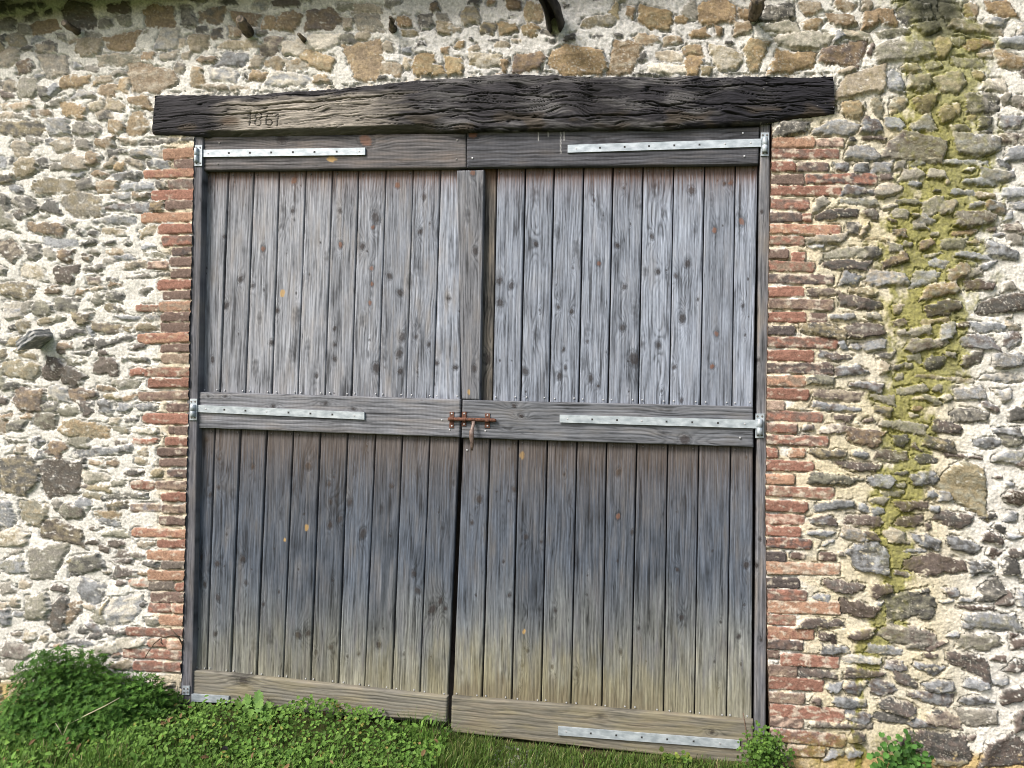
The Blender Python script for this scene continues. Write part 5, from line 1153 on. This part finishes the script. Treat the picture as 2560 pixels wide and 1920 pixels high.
# ------------------------------------------------------------------ sliding bolt
def z4(x, y): return 1060+x*0.1085, 980+y*0.1085
def bracket(parent, x0, x1, y0, y1, ym, name):
    u0, v0 = z4(x0, y0); u1, v1 = z4(x1, y1)
    m = MB(); m.prism([(u0, v0), (u1, v0), (u1-1, v1), (u0-1, v1)], Y_RAIL-0.0035, Y_RAIL-0.0003, 0.0006)
    # the loop over the bar
    uc = (u0+u1)/2; vc = 980+ym*0.1085; k = 12; rr = 5.6*PX; ww = (u1-u0)*0.42
    vs = []; f = []
    a = P(uc, vc, Y_RAIL-0.010)
    ex = P(uc+ww, vc, Y_RAIL-0.010)-a
    for s in (-1, 1):
        for j in range(k):
            th = math.pi*j/(k-1)-math.pi/2
            vs.append(a+s*ex+np.array([0, -math.cos(th)*rr*1.2, math.sin(th)*rr*1.05]))
    for j in range(k-1): f.append([j, j+1, k+j+1, k+j])
    m.add(vs, f)
    o = m.build(name, M_RUST, parent, False)
    for v in (v0+4.5, v1-5.5): pin("screw", SCREW, uc, v, Y_RAIL-0.0038, o)
    return o
bar = MB(); yb = Y_RAIL-0.011
bar.tube([P(1120, 1047.5, yb), P(1123, 1047.6, yb), P(1180, 1049, yb), P(1234, 1050.6, yb), P(1239, 1050.8, yb), P(1241, 1050.9, yb)], np.array([3.6, 4.6, 4.6, 4.6, 3.8, 2.0])*PX, 12)
bolt = bar.build("slide_bolt", M_RUST, leaf_r, True); bolt["label"] = "rusty sliding bolt across the gap between the leaves"
bracket(bolt, 872, 978, 455, 790, 632, "bracket"); bracket(bolt, 1405, 1522, 495, 830, 655, "bracket")
hd = MB()
pts = [P(1183.5, 1053, yb-0.004), P(1183.5, 1060, yb-0.008), P(1181.5, 1068, yb-0.016), P(1178.8, 1079, yb-0.022), P(1178.6, 1092, yb-0.022), P(1180.5, 1106, yb-0.017), P(1180, 1118, yb-0.012), P(1179, 1126, yb-0.010)]
hd.tube(pts, np.array([4.6, 4.6, 4.0, 6.2, 6.4, 5.0, 4.0, 2.8])*PX, 12, True, 0.45)
hd.build("handle", M_RUSTW, bolt, True)
k_ = bracket(leaf_l, 590, 690, 455, 830, 620, "bolt_keeper"); k_["label"] = "rusty keeper that takes the end of the bolt"
for (x, y) in ((410, 640), (590, 870)): u, v = z4(x, y); pin("screw", SCREW, u, v, Y_RAIL-0.001, leaf_l)
for (x, y) in ((905, 750), (1412, 895)): u, v = z4(x, y); pin("screw", SCREW, u, v, Y_RAIL-0.001, leaf_r)
u, v = z4(990, 1335); pin("screw", SCREW, u, v, Y_PLANK-0.006, leaf_r)
for (u, v) in ((1857, 332.5), (1861, 390), (1181, 395), (1850, 1094)): pin("screw", SCREW, u, v, Y_RAIL-0.0045, leaf_r)
for (u, v) in ((548, 357), (545, 409), (1143, 350), (1141, 398)): pin("screw", SCREWD, u, v, Y_RAIL-0.001, leaf_l)

# ------------------------------------------------------------------ dark barn behind the door, eave above
def box_mesh(name, x0, x1, y0, y1, z0, z1, mat, parent, open_front=False):
    v = [[x, y, z] for x in (x0, x1) for y in (y0, y1) for z in (z0, z1)]
    f = [[0, 1, 3, 2], [4, 6, 7, 5], [2, 3, 7, 6], [0, 2, 6, 4], [1, 5, 7, 3]]
    if not open_front: f.append([0, 4, 5, 1])
    return mesh_obj(name, v, f, mat, parent, None, False)
box_mesh("barn_interior", -4.2, 3.2, 0.31, 4.0, -0.8, 3.6, M_DARK, wall, True)
zE = P(0, -26, -0.20)[2]
def eave():
    m = MB(); ov = 0.20; sl = math.tan(math.radians(34)); th = 0.07
    for (a, b) in ((-6.0, 5.5),):
        v = []
        for x in (a, b):
            v += [[x, -ov, zE], [x, -ov, zE+th], [x, 0.35, zE+(ov+0.35)*sl+th], [x, 0.35, zE+(ov+0.35)*sl]]
        m.add(v, [[0, 1, 2, 3], [7, 6, 5, 4], [0, 4, 5, 1], [1, 5, 6, 2], [2, 6, 7, 3], [3, 7, 4, 0]])
    return m.build("roof_eave", M_ROOF, wall)
eave()
# ------------------------------------------------------------------ ground
_gu = [-900, -420, 0, 300, 480, 700, 1000, 1130, 1400, 1700, 1900, 2100, 2560, 2980]
_gv = [1790, 1785, 1785, 1780, 1772, 1800, 1826, 1842, 1876, 1898, 1910, 1932, 1985, 2030]
_g = P(_gu, _gv, 0.0)
def ground_z(x, y):
    z = np.interp(x, _g[:, 0], _g[:, 2])
    y = np.asarray(y, float)
    return z+0.05*np.clip(y, -1.2, 0)+0.012*fbm(np.asarray(x)*4.0, y*4.0, 3, 5)*np.clip(-y*6, 0, 1)
def build_ground():
    xs = np.concatenate([np.linspace(-60, -3.2, 24), np.linspace(-3.15, 2.4, 240), np.linspace(2.5, 60, 24)])
    ys = np.concatenate([np.linspace(-80, -1.7, 26), np.linspace(-1.66, 0.10, 110)])
    X, Y = np.meshgrid(xs, ys)
    Z = ground_z(X, Y)
    n = fbm(X*9, Y*9, 3, 8)
    near = np.exp(-((X-P(1468, 1890, 0)[0])/0.035)**2)
    c = alb((96, 84, 60))*(1+0.3*n)[..., None]
    green = alb((70, 84, 38))
    m = np.clip(0.65+0.5*n-0.9*near*(Y > -0.5), 0, 1)*np.where(X > 1.05, 0.3, 1)
    c = c+(green-c)*m[..., None]
    c = c+(alb((64, 50, 38))-c)*(near*(Y > -0.4))[..., None]*0.8
    far = (Y < -1.7)
    c[far] = alb((84, 100, 44))
    o = mesh_obj("ground", np.stack([X, Y, Z], -1).reshape(-1, 3), grid_faces(*X.shape), M_SOIL, None, np.clip(c, 0.01, 0.6).reshape(-1, 3))
    tag(o, kind="structure")
build_ground()

# ------------------------------------------------------------------ foliage builders
RG = np.random.default_rng(99)
def frames(n, up_bias=1.0, view_bias=0.5, spread=0.7):
    """random leaf frames: length direction L, side S, normal N"""
    N = RG.normal(size=(n, 3))*spread+np.array([0, -view_bias, up_bias]); N /= np.linalg.norm(N, axis=1, keepdims=True)
    A = RG.normal(size=(n, 3)); L = A-(A*N).sum(1, keepdims=True)*N; L /= np.linalg.norm(L, axis=1, keepdims=True)
    return L, np.cross(N, L), N
ROUND = (np.array([[0, 0, 0], [0.18, 0.40, 0.06], [0.60, 0.50, 0.10], [0.95, 0.26, 0.04], [0.84, 0, 0.0], [0.95, -0.26, 0.04], [0.60, -0.50, 0.10], [0.18, -0.40, 0.06], [0.5, 0, -0.03]]),
         [[8, 0, 1], [8, 1, 2], [8, 2, 3], [8, 3, 4], [8, 4, 5], [8, 5, 6], [8, 6, 7], [8, 7, 0]])
LOBED = (np.array([[0, 0, 0], [0.22, 0.48, 0.05], [0.40, 0.30, 0.02], [0.62, 0.46, 0.08], [0.74, 0.22, 0.02], [1, 0, 0.05], [0.74, -0.22, 0.02], [0.62, -0.46, 0.08], [0.40, -0.30, 0.02], [0.22, -0.48, 0.05], [0.45, 0, -0.03]]),
         [[10, i, i+1] for i in range(9)]+[[10, 9, 0]])
NARROW = (np.array([[0, 0, 0], [0.35, 0.14, 0.02], [0.75, 0.13, 0.0], [1, 0, -0.05], [0.75, -0.13, 0.0], [0.35, -0.14, 0.02], [0.5, 0, -0.02]]),
          [[6, i, i+1] for i in range(5)]+[[6, 5, 0]])
BROAD = (np.array([[0, 0, 0], [0.2, 0.16, 0.05], [0.5, 0.22, 0.10], [0.8, 0.15, 0.06], [1, 0, -0.04], [0.8, -0.15, 0.06], [0.5, -0.22, 0.10], [0.2, -0.16, 0.05], [0.25, 0, 0], [0.5, 0, 0.04], [0.75, 0, 0.02]]),
         [[0, 1, 8], [1, 2, 9, 8], [2, 3, 10, 9], [3, 4, 10], [4, 5, 10], [5, 6, 9, 10], [6, 7, 8, 9], [7, 0, 8]])
def leaves(tpl, pos, L, S, N, size, colr):
    t, f = tpl; n = len(pos); k = len(t)
    sz = np.broadcast_to(size, (n,))[:, None, None]
    v = pos[:, None, :]+sz*(t[None, :, 0:1]*L[:, None]+t[None, :, 1:2]*S[:, None]+t[None, :, 2:3]*N[:, None])
    base = np.arange(n)*k
    tri = np.array([q for q in f if len(q) == 3]); quad = [q for q in f if len(q) == 4]
    for q in quad: tri = np.concatenate([tri.reshape(-1, 3), [[q[0], q[1], q[2]], [q[0], q[2], q[3]]]])
    ff = (base[:, None, None]+tri[None]).reshape(-1, 3)
    cc = np.repeat(colr, k, 0)
    return v.reshape(-1, 3), ff, cc
class Fol:
    def __init__(s): s.v = []; s.f = []; s.c = []; s.n = 0
    def add(s, v, f, c): s.v.append(v); s.f.append(f+s.n); s.c.append(c); s.n += len(v)
    def build(s, name, mat, parent=None):
        return mesh_obj(name, np.concatenate(s.v), np.concatenate(s.f), mat, parent, np.concatenate(s.c), False)
def greens(n, c1, c2, var=0.25):
    k = RG.random(n)[:, None]
    return np.clip((c1+(c2-c1)*k)*(1+RG.normal(size=(n, 1))*var), 0.004, 0.6)
def stem_tubes(fol, a, b, r, colr):
    n = len(a); d = b-a; l = np.linalg.norm(d, axis=1, keepdims=True); d = d/(l+1e-9)
    s = np.cross(d, np.array([0.3, 1, 0.2])); s /= np.linalg.norm(s, axis=1, keepdims=True)+1e-9; w = np.cross(d, s)
    ring = [s, -0.5*s+0.87*w, -0.5*s-0.87*w]
    v = np.stack([a+r*q for q in ring]+[b+0.6*r*q for q in ring], 1)
    f = np.array([[0, 1, 4, 3], [1, 2, 5, 4], [2, 0, 3, 5]])
    tri = np.concatenate([f[:, [0, 1, 2]], f[:, [0, 2, 3]]])
    ff = (np.arange(n)[:, None, None]*6+tri[None]).reshape(-1, 3)
    fol.add(v.reshape(-1, 3), ff, np.repeat(colr, 6, 0))

G_D, G_M, G_L, G_Y = np.array([0.022, 0.060, 0.012]), np.array([0.065, 0.14, 0.022]), np.array([0.15, 0.26, 0.05]), np.array([0.20, 0.24, 0.05])

# ------------------------------------------------------------------ ground cover (clover-like weeds) and grass
def blob(x, y, s=5.0, seed=0): return fbm(np.asarray(x)*s, np.asarray(y)*s, 3, seed)
def build_cover():
    F = Fol()
    xl, xr = P(-500, 1800, -0.3)[0], P(1128, 1800, -0.05)[0]
    xm = P(400, 1770, -0.1)[0]
    n = 34000
    x = RG.uniform(xl, xr, n); y = -RG.random(n)**0.8*0.75
    dens = np.where(x > xm-0.1, 1.0, 0.55)*(0.6+0.6*sst(-0.3, 0.3, blob(x, y, 4, 3)))*np.where((y < -0.42), 0.65, 1)
    k = RG.random(n) < dens
    x = x[k]; y = y[k]; n = len(x)
    hump = np.where(x > xm-0.15, 0.105*np.exp(-((y+0.14)/0.20)**2), 0.03)*(0.75+0.7*blob(x, y*0.6, 5, 6))+0.03
    fade = np.clip((xr-x)/0.35, 0.35, 1)
    xh = P(500, 1750, -0.05)[0]
    hump = hump*(1-0.6*np.exp(-((x-xh)/0.10)**2)*(y > -0.3))
    hump = np.clip(hump*fade, 0.012, 0.2)
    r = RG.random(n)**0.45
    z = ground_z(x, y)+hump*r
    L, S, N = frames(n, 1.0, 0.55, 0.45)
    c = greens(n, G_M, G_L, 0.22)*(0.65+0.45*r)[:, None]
    yel = RG.random(n) < 0.03
    c[yel] = greens(yel.sum(), G_Y, np.array([0.26, 0.2, 0.06]))
    sz = RG.uniform(0.008, 0.017, n)
    h = n//2
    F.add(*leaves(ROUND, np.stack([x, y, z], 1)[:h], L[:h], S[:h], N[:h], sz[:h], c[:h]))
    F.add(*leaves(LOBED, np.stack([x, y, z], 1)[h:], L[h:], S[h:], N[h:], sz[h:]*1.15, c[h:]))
    i = RG.choice(n, 2500, replace=False)
    a = np.stack([x[i], y[i], ground_z(x[i], y[i])], 1); b = np.stack([x[i], y[i], z[i]], 1)+RG.normal(size=(2500, 3))*0.006
    stem_tubes(F, a, b, 0.0008, greens(2500, G_M, G_L))
    m = 1500
    x = RG.uniform(xl, xr, m); y = -RG.random(m)*0.7-0.03
    k = blob(x, y, 3.0, 31) > 0.15
    x = x[k]; y = y[k]; m = len(x)
    L, S, N = frames(m, 0.7, 0.8, 0.5); L[:, 2] = np.abs(L[:, 2])
    F.add(*leaves(BROAD, np.stack([x, y, ground_z(x, y)+RG.uniform(0.02, 0.09, m)], 1), L, S, N, RG.uniform(0.02, 0.042, m), greens(m, G_M*1.1, G_L, 0.3)))
    m = 90
    x = RG.uniform(xl, xr, m); y = -RG.random(m)*0.6-0.03
    L, S, N = frames(m, 1.0, 0.5, 0.4)
    F.add(*leaves(BROAD, np.stack([x, y, ground_z(x, y)+RG.uniform(0.03, 0.08, m)], 1), L, S, N, RG.uniform(0.02, 0.04, m), greens(m, np.array([0.12, 0.07, 0.035]), np.array([0.26, 0.17, 0.08]), 0.2)))
    o = F.build("ground_cover", M_LEAF); tag(o, kind="stuff")
build_cover()

def build_grass():
    F = Fol()
    def blades(x, y, hmin, hmax, c1, c2, w=0.0016):
        n = len(x); h = RG.uniform(hmin, hmax, n)
        z = ground_z(x, y)-0.003
        az = RG.uniform(0, 2*np.pi, n); lean = np.abs(RG.normal(0.35, 0.25, n))
        d = np.stack([np.cos(az), np.sin(az), 0*az], 1)
        s = np.stack([-np.sin(az+0.4), np.cos(az+0.4), 0*az], 1)
        p0 = np.stack([x, y, z], 1)
        def at(t): return p0+d*(h*lean*t*t)[:, None]+np.array([0, 0, 1])*(h*(t-0.35*lean*t*t))[:, None]
        vs = []
        for t, ww in ((0, 1.0), (0.4, 0.9), (0.75, 0.6)):
            q = at(t); vs += [q-s*w*ww, q+s*w*ww]
        vs.append(at(1.0))
        v = np.stack(vs, 1)
        tri = np.array([[0, 1, 3], [0, 3, 2], [2, 3, 5], [2, 5, 4], [4, 5, 6]])
        ff = (np.arange(n)[:, None, None]*7+tri[None]).reshape(-1, 3)
        c = greens(n, c1, c2, 0.30)
        dead = RG.random(n) < 0.06
        c[dead] = greens(int(dead.sum()), np.array([0.30, 0.26, 0.12]), np.array([0.42, 0.36, 0.2]), 0.15)
        F.add(v.reshape(-1, 3), ff, np.repeat(c, 7, 0))
    xl, xr = P(-500, 1850, -0.4)[0], P(1128, 1800, -0.05)[0]
    n = 42000
    x = RG.uniform(xl, xr, n); y = -0.10-RG.random(n)**0.9*0.95
    k = RG.random(n) < (0.15+0.85*sst(-0.18, -0.5, y))*(0.45+0.8*sst(-0.3, 0.3, blob(x, y, 4, 13)))
    blades(x[k], y[k], 0.035, 0.09, G_M, G_L)
    # right of the gap: tufts along the bottom rail
    for (ua, ub, m, h) in ((1125, 1245, 1300, 0.075), (1330, 1440, 1100, 0.06), (1500, 1640, 1300, 0.055), (1640, 1860, 1500, 0.05), (1860, 1990, 500, 0.05), (1240, 1330, 700, 0.045), (1440, 1500, 450, 0.045)):
        xa, xb = P(ua, 1860, -0.05)[0], P(ub, 1890, -0.05)[0]
        x = RG.uniform(xa, xb, m); y = -0.02-RG.random(m)*0.25
        blades(x, y, 0.025, h, G_M*1.1, np.array([0.17, 0.22, 0.06]))
    xa, xb = P(1980, 1890, 0)[0], 2.6
    x = RG.uniform(xa, xb, 1500); y = -0.08-RG.random(1500)*0.4
    blades(x, y, 0.02, 0.06, G_M, G_Y)
    xa, xb = P(1130, 1890, -0.2)[0], 2.6
    x = RG.uniform(xa, xb, 9000); y = -0.27-RG.random(9000)*0.7
    blades(x, y, 0.03, 0.07, G_M, G_L)
    # wisps by the door gap
    xa, xb = P(1020, 1800, -0.05)[0], P(1128, 1830, -0.05)[0]
    x = RG.uniform(xa, xb, 160); y = -0.03-RG.random(160)*0.1
    blades(x, y, 0.07, 0.15, G_M, G_L, 0.0012)
    o = F.build("grass", M_GRASS); tag(o, kind="stuff")
build_grass()

# ------------------------------------------------------------------ bush of goosegrass at the left
def build_bush():
    F = Fol(); St = Fol()
    humps = [(P(158, 1770, -0.16), (0.27, 0.20, 0.345)), (P(262, 1770, -0.20), (0.26, 0.20, 0.22)), (P(352, 1768, -0.14), (0.15, 0.15, 0.19)), (P(60, 1795, -0.24), (0.22, 0.2, 0.08)), (P(-160, 1820, -0.2), (0.3, 0.2, 0.06))]
    P0 = []; D0 = []
    for (c, r), m in zip(humps, (3800, 2500, 1600, 1300, 600)):
        d = RG.normal(size=(m*3, 3)); d /= np.linalg.norm(d, axis=1, keepdims=True)
        d = d[(d[:, 2] > -0.15) & (d[:, 1] < 0.75)][:m]
        rr = RG.uniform(0.60, 1.04, (len(d), 1))
        wob = 1+0.22*fbm(d[:, 0:1]*2.2+c[0]*3, d[:, 2:3]*2.2+d[:, 1:2], 3, 4)
        base = np.array([c[0], c[1], ground_z(c[0], c[1])])
        p = base+d*np.array(r)*rr*wob
        p[:, 1] = np.minimum(p[:, 1], -0.025)
        P0.append(p); D0.append(d)
    p = np.concatenate(P0); d = np.concatenate(D0); n = len(p)
    ax = d*0.6+RG.normal(size=(n, 3))*0.35+np.array([0, -0.25, 0.6]); ax /= np.linalg.norm(ax, axis=1, keepdims=True)
    t1 = np.cross(ax, RG.normal(size=(n, 3))); t1 /= np.linalg.norm(t1, axis=1, keepdims=True); t2 = np.cross(ax, t1)
    cw = greens(n, np.array([0.038, 0.105, 0.016]), np.array([0.095, 0.20, 0.032]), 0.22)
    K = 7
    for j in range(K):
        th = 2*math.pi*j/K+RG.normal(size=n)*0.12
        L = np.cos(th)[:, None]*t1+np.sin(th)[:, None]*t2+ax*0.35; L /= np.linalg.norm(L, axis=1, keepdims=True)
        S = np.cross(ax, L); S /= np.linalg.norm(S, axis=1, keepdims=True); N = np.cross(L, S)
        F.add(*leaves(NARROW, p, L, S, N, RG.uniform(0.010, 0.018, n), cw*RG.uniform(0.85, 1.15, (n, 1))))
    stem_tubes(St, p-ax*0.05, p, 0.0009, greens(n, G_M, G_L))
    b = F.build("foliage", M_LEAF)
    root = empty("bush", (float(p[:, 0].mean()), -0.16, float(ground_z(p[:, 0].mean(), -0.16))))
    b.parent = root; s = St.build("stem", M_LEAF, root); s["kind"] = "stuff"
    tag(root, "dense dark green mound of goosegrass against the stone wall, left of the door", "bush")
build_bush()

# ------------------------------------------------------------------ single plants
def plant(name, u, v, y, n, radius, height, tpl, smin, smax, c1, c2, label, cat, nst=14, view=0.7):
    b = P(u, v, y); base = np.array([b[0], y, float(ground_z(b[0], y))])
    F = Fol(); St = Fol()
    ang = RG.uniform(0, 2*np.pi, nst); rr = RG.random(nst)**0.6
    tips = base+np.stack([np.cos(ang)*rr*radius, -np.abs(np.sin(ang))*rr*radius*0.7, height*(1-0.45*rr**2)*RG.uniform(0.7, 1.05, nst)], 1)
    roots = base+np.stack([np.cos(ang)*rr*radius*0.15, 0*ang, 0*ang], 1)
    stem_tubes(St, roots, tips, 0.0014, greens(nst, G_M, G_L))
    i = RG.integers(0, nst, n); t = RG.uniform(0.3, 1.0, n)[:, None]
    p = roots[i]+(tips[i]-roots[i])*t+RG.normal(size=(n, 3))*radius*0.16
    p[:, 1] = np.minimum(p[:, 1], -0.015)
    p[:, 2] = np.maximum(p[:, 2], ground_z(p[:, 0], p[:, 1])+0.004)
    L, S, N = frames(n, 0.8, view, 0.45)
    F.add(*leaves(tpl, p, L, S, N, RG.uniform(smin, smax, n), greens(n, c1, c2, 0.2)))
    root = empty(name, tuple(base)); tag(root, label, cat)
    F.build("leaves", M_LEAF, root); St.build("stems", M_LEAF, root)
plant("leafy_weed", 1905, 1895, -0.05, 900, 0.105, 0.17, LOBED, 0.008, 0.018, G_M, G_L*0.9, "bushy green weed growing at the foot of the right door post", "weed", 22)
plant("leafy_weed", 2250, 1925, -0.05, 420, 0.10, 0.20, ROUND, 0.012, 0.025, np.array([0.05, 0.13, 0.028]), np.array([0.09, 0.2, 0.04]), "round-leaved green weed growing against the right stone wall", "weed", 16, 1.0)
plant("leafy_weed", 655, 1790, -0.06, 90, 0.09, 0.135, LOBED, 0.03, 0.05, G_L, np.array([0.16, 0.29, 0.08]), "pale green nettle-like weed against the left door leaf", "weed", 10, 0.9)
plant("leafy_weed", 490, 1768, -0.06, 70, 0.05, 0.06, LOBED, 0.012, 0.022, G_M, G_L, "small weed in front of the lowest left hinge", "weed", 8)
plant("leafy_weed", 1690, 1900, -0.04, 60, 0.06, 0.06, ROUND, 0.012, 0.022, G_M, G_Y, "small yellowing weed under the lower right strap hinge", "weed", 8)
def dock(u, v, y, n, label):
    b = P(u, v, y); base = np.array([b[0], y, float(ground_z(b[0], y))+0.01])
    F = Fol(); ang = RG.uniform(0, 2*np.pi, n)
    L = np.stack([np.cos(ang), np.sin(ang)*0.8, RG.uniform(0.35, 0.9, n)], 1); L /= np.linalg.norm(L, axis=1, keepdims=True)
    S = np.cross(np.tile([0, -0.3, 1.0], (n, 1)), L); S /= np.linalg.norm(S, axis=1, keepdims=True); N = np.cross(L, S)
    F.add(*leaves(BROAD, np.tile(base, (n, 1)), L, S, N, RG.uniform(0.05, 0.085, n), greens(n, G_M*0.8, np.array([0.07, 0.16, 0.03]), 0.15)))
    o = F.build("broad_leaf_weed", M_LEAF); tag(o, label, "weed")
dock(285, 1880, -0.42, 7, "broad-leaved dock in the grass in front of the green bush")
dock(700, 1905, -0.36, 7, "broad-leaved dock in the grass in front of the left door leaf")

# dry twigs and stalks
def stalk(name, pts, r, mat, label, cat, extra=()):
    m = MB()
    for pl in (pts,)+tuple(extra):
        m.tube([P(u, v, y) for (u, v, y) in pl], np.linspace(r, r*0.5, len(pl)), 6)
    o = m.build(name, mat, None, True); return tag(o, label, cat)
stalk("dry_twig", [(457, 1612, -0.02), (446, 1592, -0.03), (436, 1582, -0.035), (424, 1568, -0.04)], 0.004, M_TWIG, "brown curved twig growing out beside the left door post", "twig",
      ([(450, 1592, -0.03), (428, 1588, -0.05), (404, 1594, -0.06), (386, 1608, -0.06), (372, 1628, -0.06), (362, 1645, -0.06)], [(404, 1594, -0.06), (402, 1606, -0.06), (408, 1612, -0.06)]))
stalk("dead_stalk", [(1871, 1862, -0.03), (1866, 1834, -0.03), (1862, 1806, -0.03), (1858, 1782, -0.03)], 0.004, M_TWIG, "upright dry brown stem in front of the right bottom rail", "dead stalk")
stalk("dead_stalk", [(447, 1738, -0.02), (443, 1715, -0.03), (436, 1684, -0.03)], 0.0018, M_STRAW, "thin pale stalk standing at the foot of the left post", "dead stalk")
stalk("dead_stalk", [(157, 1842, -0.36), (149, 1824, -0.37), (139, 1808, -0.38)], 0.0024, M_STRAW, "forked white straw lying in front of the bush", "dead stalk", ([(157, 1842, -0.36), (164, 1824, -0.37), (172, 1806, -0.38)],))
stalk("dead_stalk", [(170, 1812, -0.34), (215, 1788, -0.36), (262, 1765, -0.36), (300, 1744, -0.34)], 0.0022, M_STRAW, "long dry stalk lying across the green bush", "dead stalk")

# gravel by the door
def build_gravel():
    F = Fol(); n = 110
    c = P(1313, 1893, -0.05)
    x = c[0]+RG.normal(size=n)*0.075; y = -0.02-RG.random(n)*0.16
    ico = [(0, 0, 1)]+[(math.cos(a)*0.9, math.sin(a)*0.9, 0.4) for a in np.linspace(0, 2*np.pi, 6)[:-1]]+[(math.cos(a+.6), math.sin(a+.6), -0.4) for a in np.linspace(0, 2*np.pi, 6)[:-1]]
    ico = np.array(ico)
    tri = np.array([[0, 1+j, 1+(j+1) % 5] for j in range(5)]+[[1+j, 6+j, 1+(j+1) % 5] for j in range(5)]+[[6+j, 6+(j+1) % 5, 1+(j+1) % 5] for j in range(5)])
    r = RG.uniform(0.003, 0.010, n)
    v = np.stack([x, y, ground_z(x, y)+0.002], 1)[:, None]+r[:, None, None]*ico[None]*RG.uniform(0.6, 1.2, (n, 11, 1))*np.array([1.2, 1, 0.7])
    ff = (np.arange(n)[:, None, None]*11+tri[None]).reshape(-1, 3)
    cc = np.repeat(greens(n, np.array([0.15, 0.14, 0.12]), np.array([0.32, 0.30, 0.27]), 0.25), 11, 0)
    F.add(v.reshape(-1, 3), ff, cc)
    o = F.build("gravel", M_PEB); tag(o, kind="stuff")
build_gravel()

# ------------------------------------------------------------------ put each thing's origin at its own base
def settle():
    bpy.context.view_layer.update()
    for o in [q for q in col.objects if q.parent is None and q.type in ('MESH', 'EMPTY')]:
        if o.get("kind"): continue
        meshes = ([o] if o.type == 'MESH' else [])+[c for c in o.children_recursive if c.type == 'MESH']
        lo = np.full(3, 1e9); hi = np.full(3, -1e9)
        for m in meshes:
            co = np.empty(len(m.data.vertices)*3, np.float32); m.data.vertices.foreach_get("co", co); co = co.reshape(-1, 3)
            if not len(co): continue
            off = np.array(m.matrix_basis.translation) if m.data.users > 1 else 0
            lo = np.minimum(lo, (co+off).min(0)); hi = np.maximum(hi, (co+off).max(0))
        if o.type == 'EMPTY' and o.name.startswith(("bush", "leafy")):
            for c in o.children: c.matrix_parent_inverse = Matrix.Translation(-Vector(o.location))
            continue
        b = Vector(((lo[0]+hi[0])/2, (lo[1]+hi[1])/2, lo[2]))
        if o.type == 'MESH': o.data.transform(Matrix.Translation(-b))
        o.location = b
        for c in o.children: c.matrix_parent_inverse = Matrix.Translation(-b)
settle()
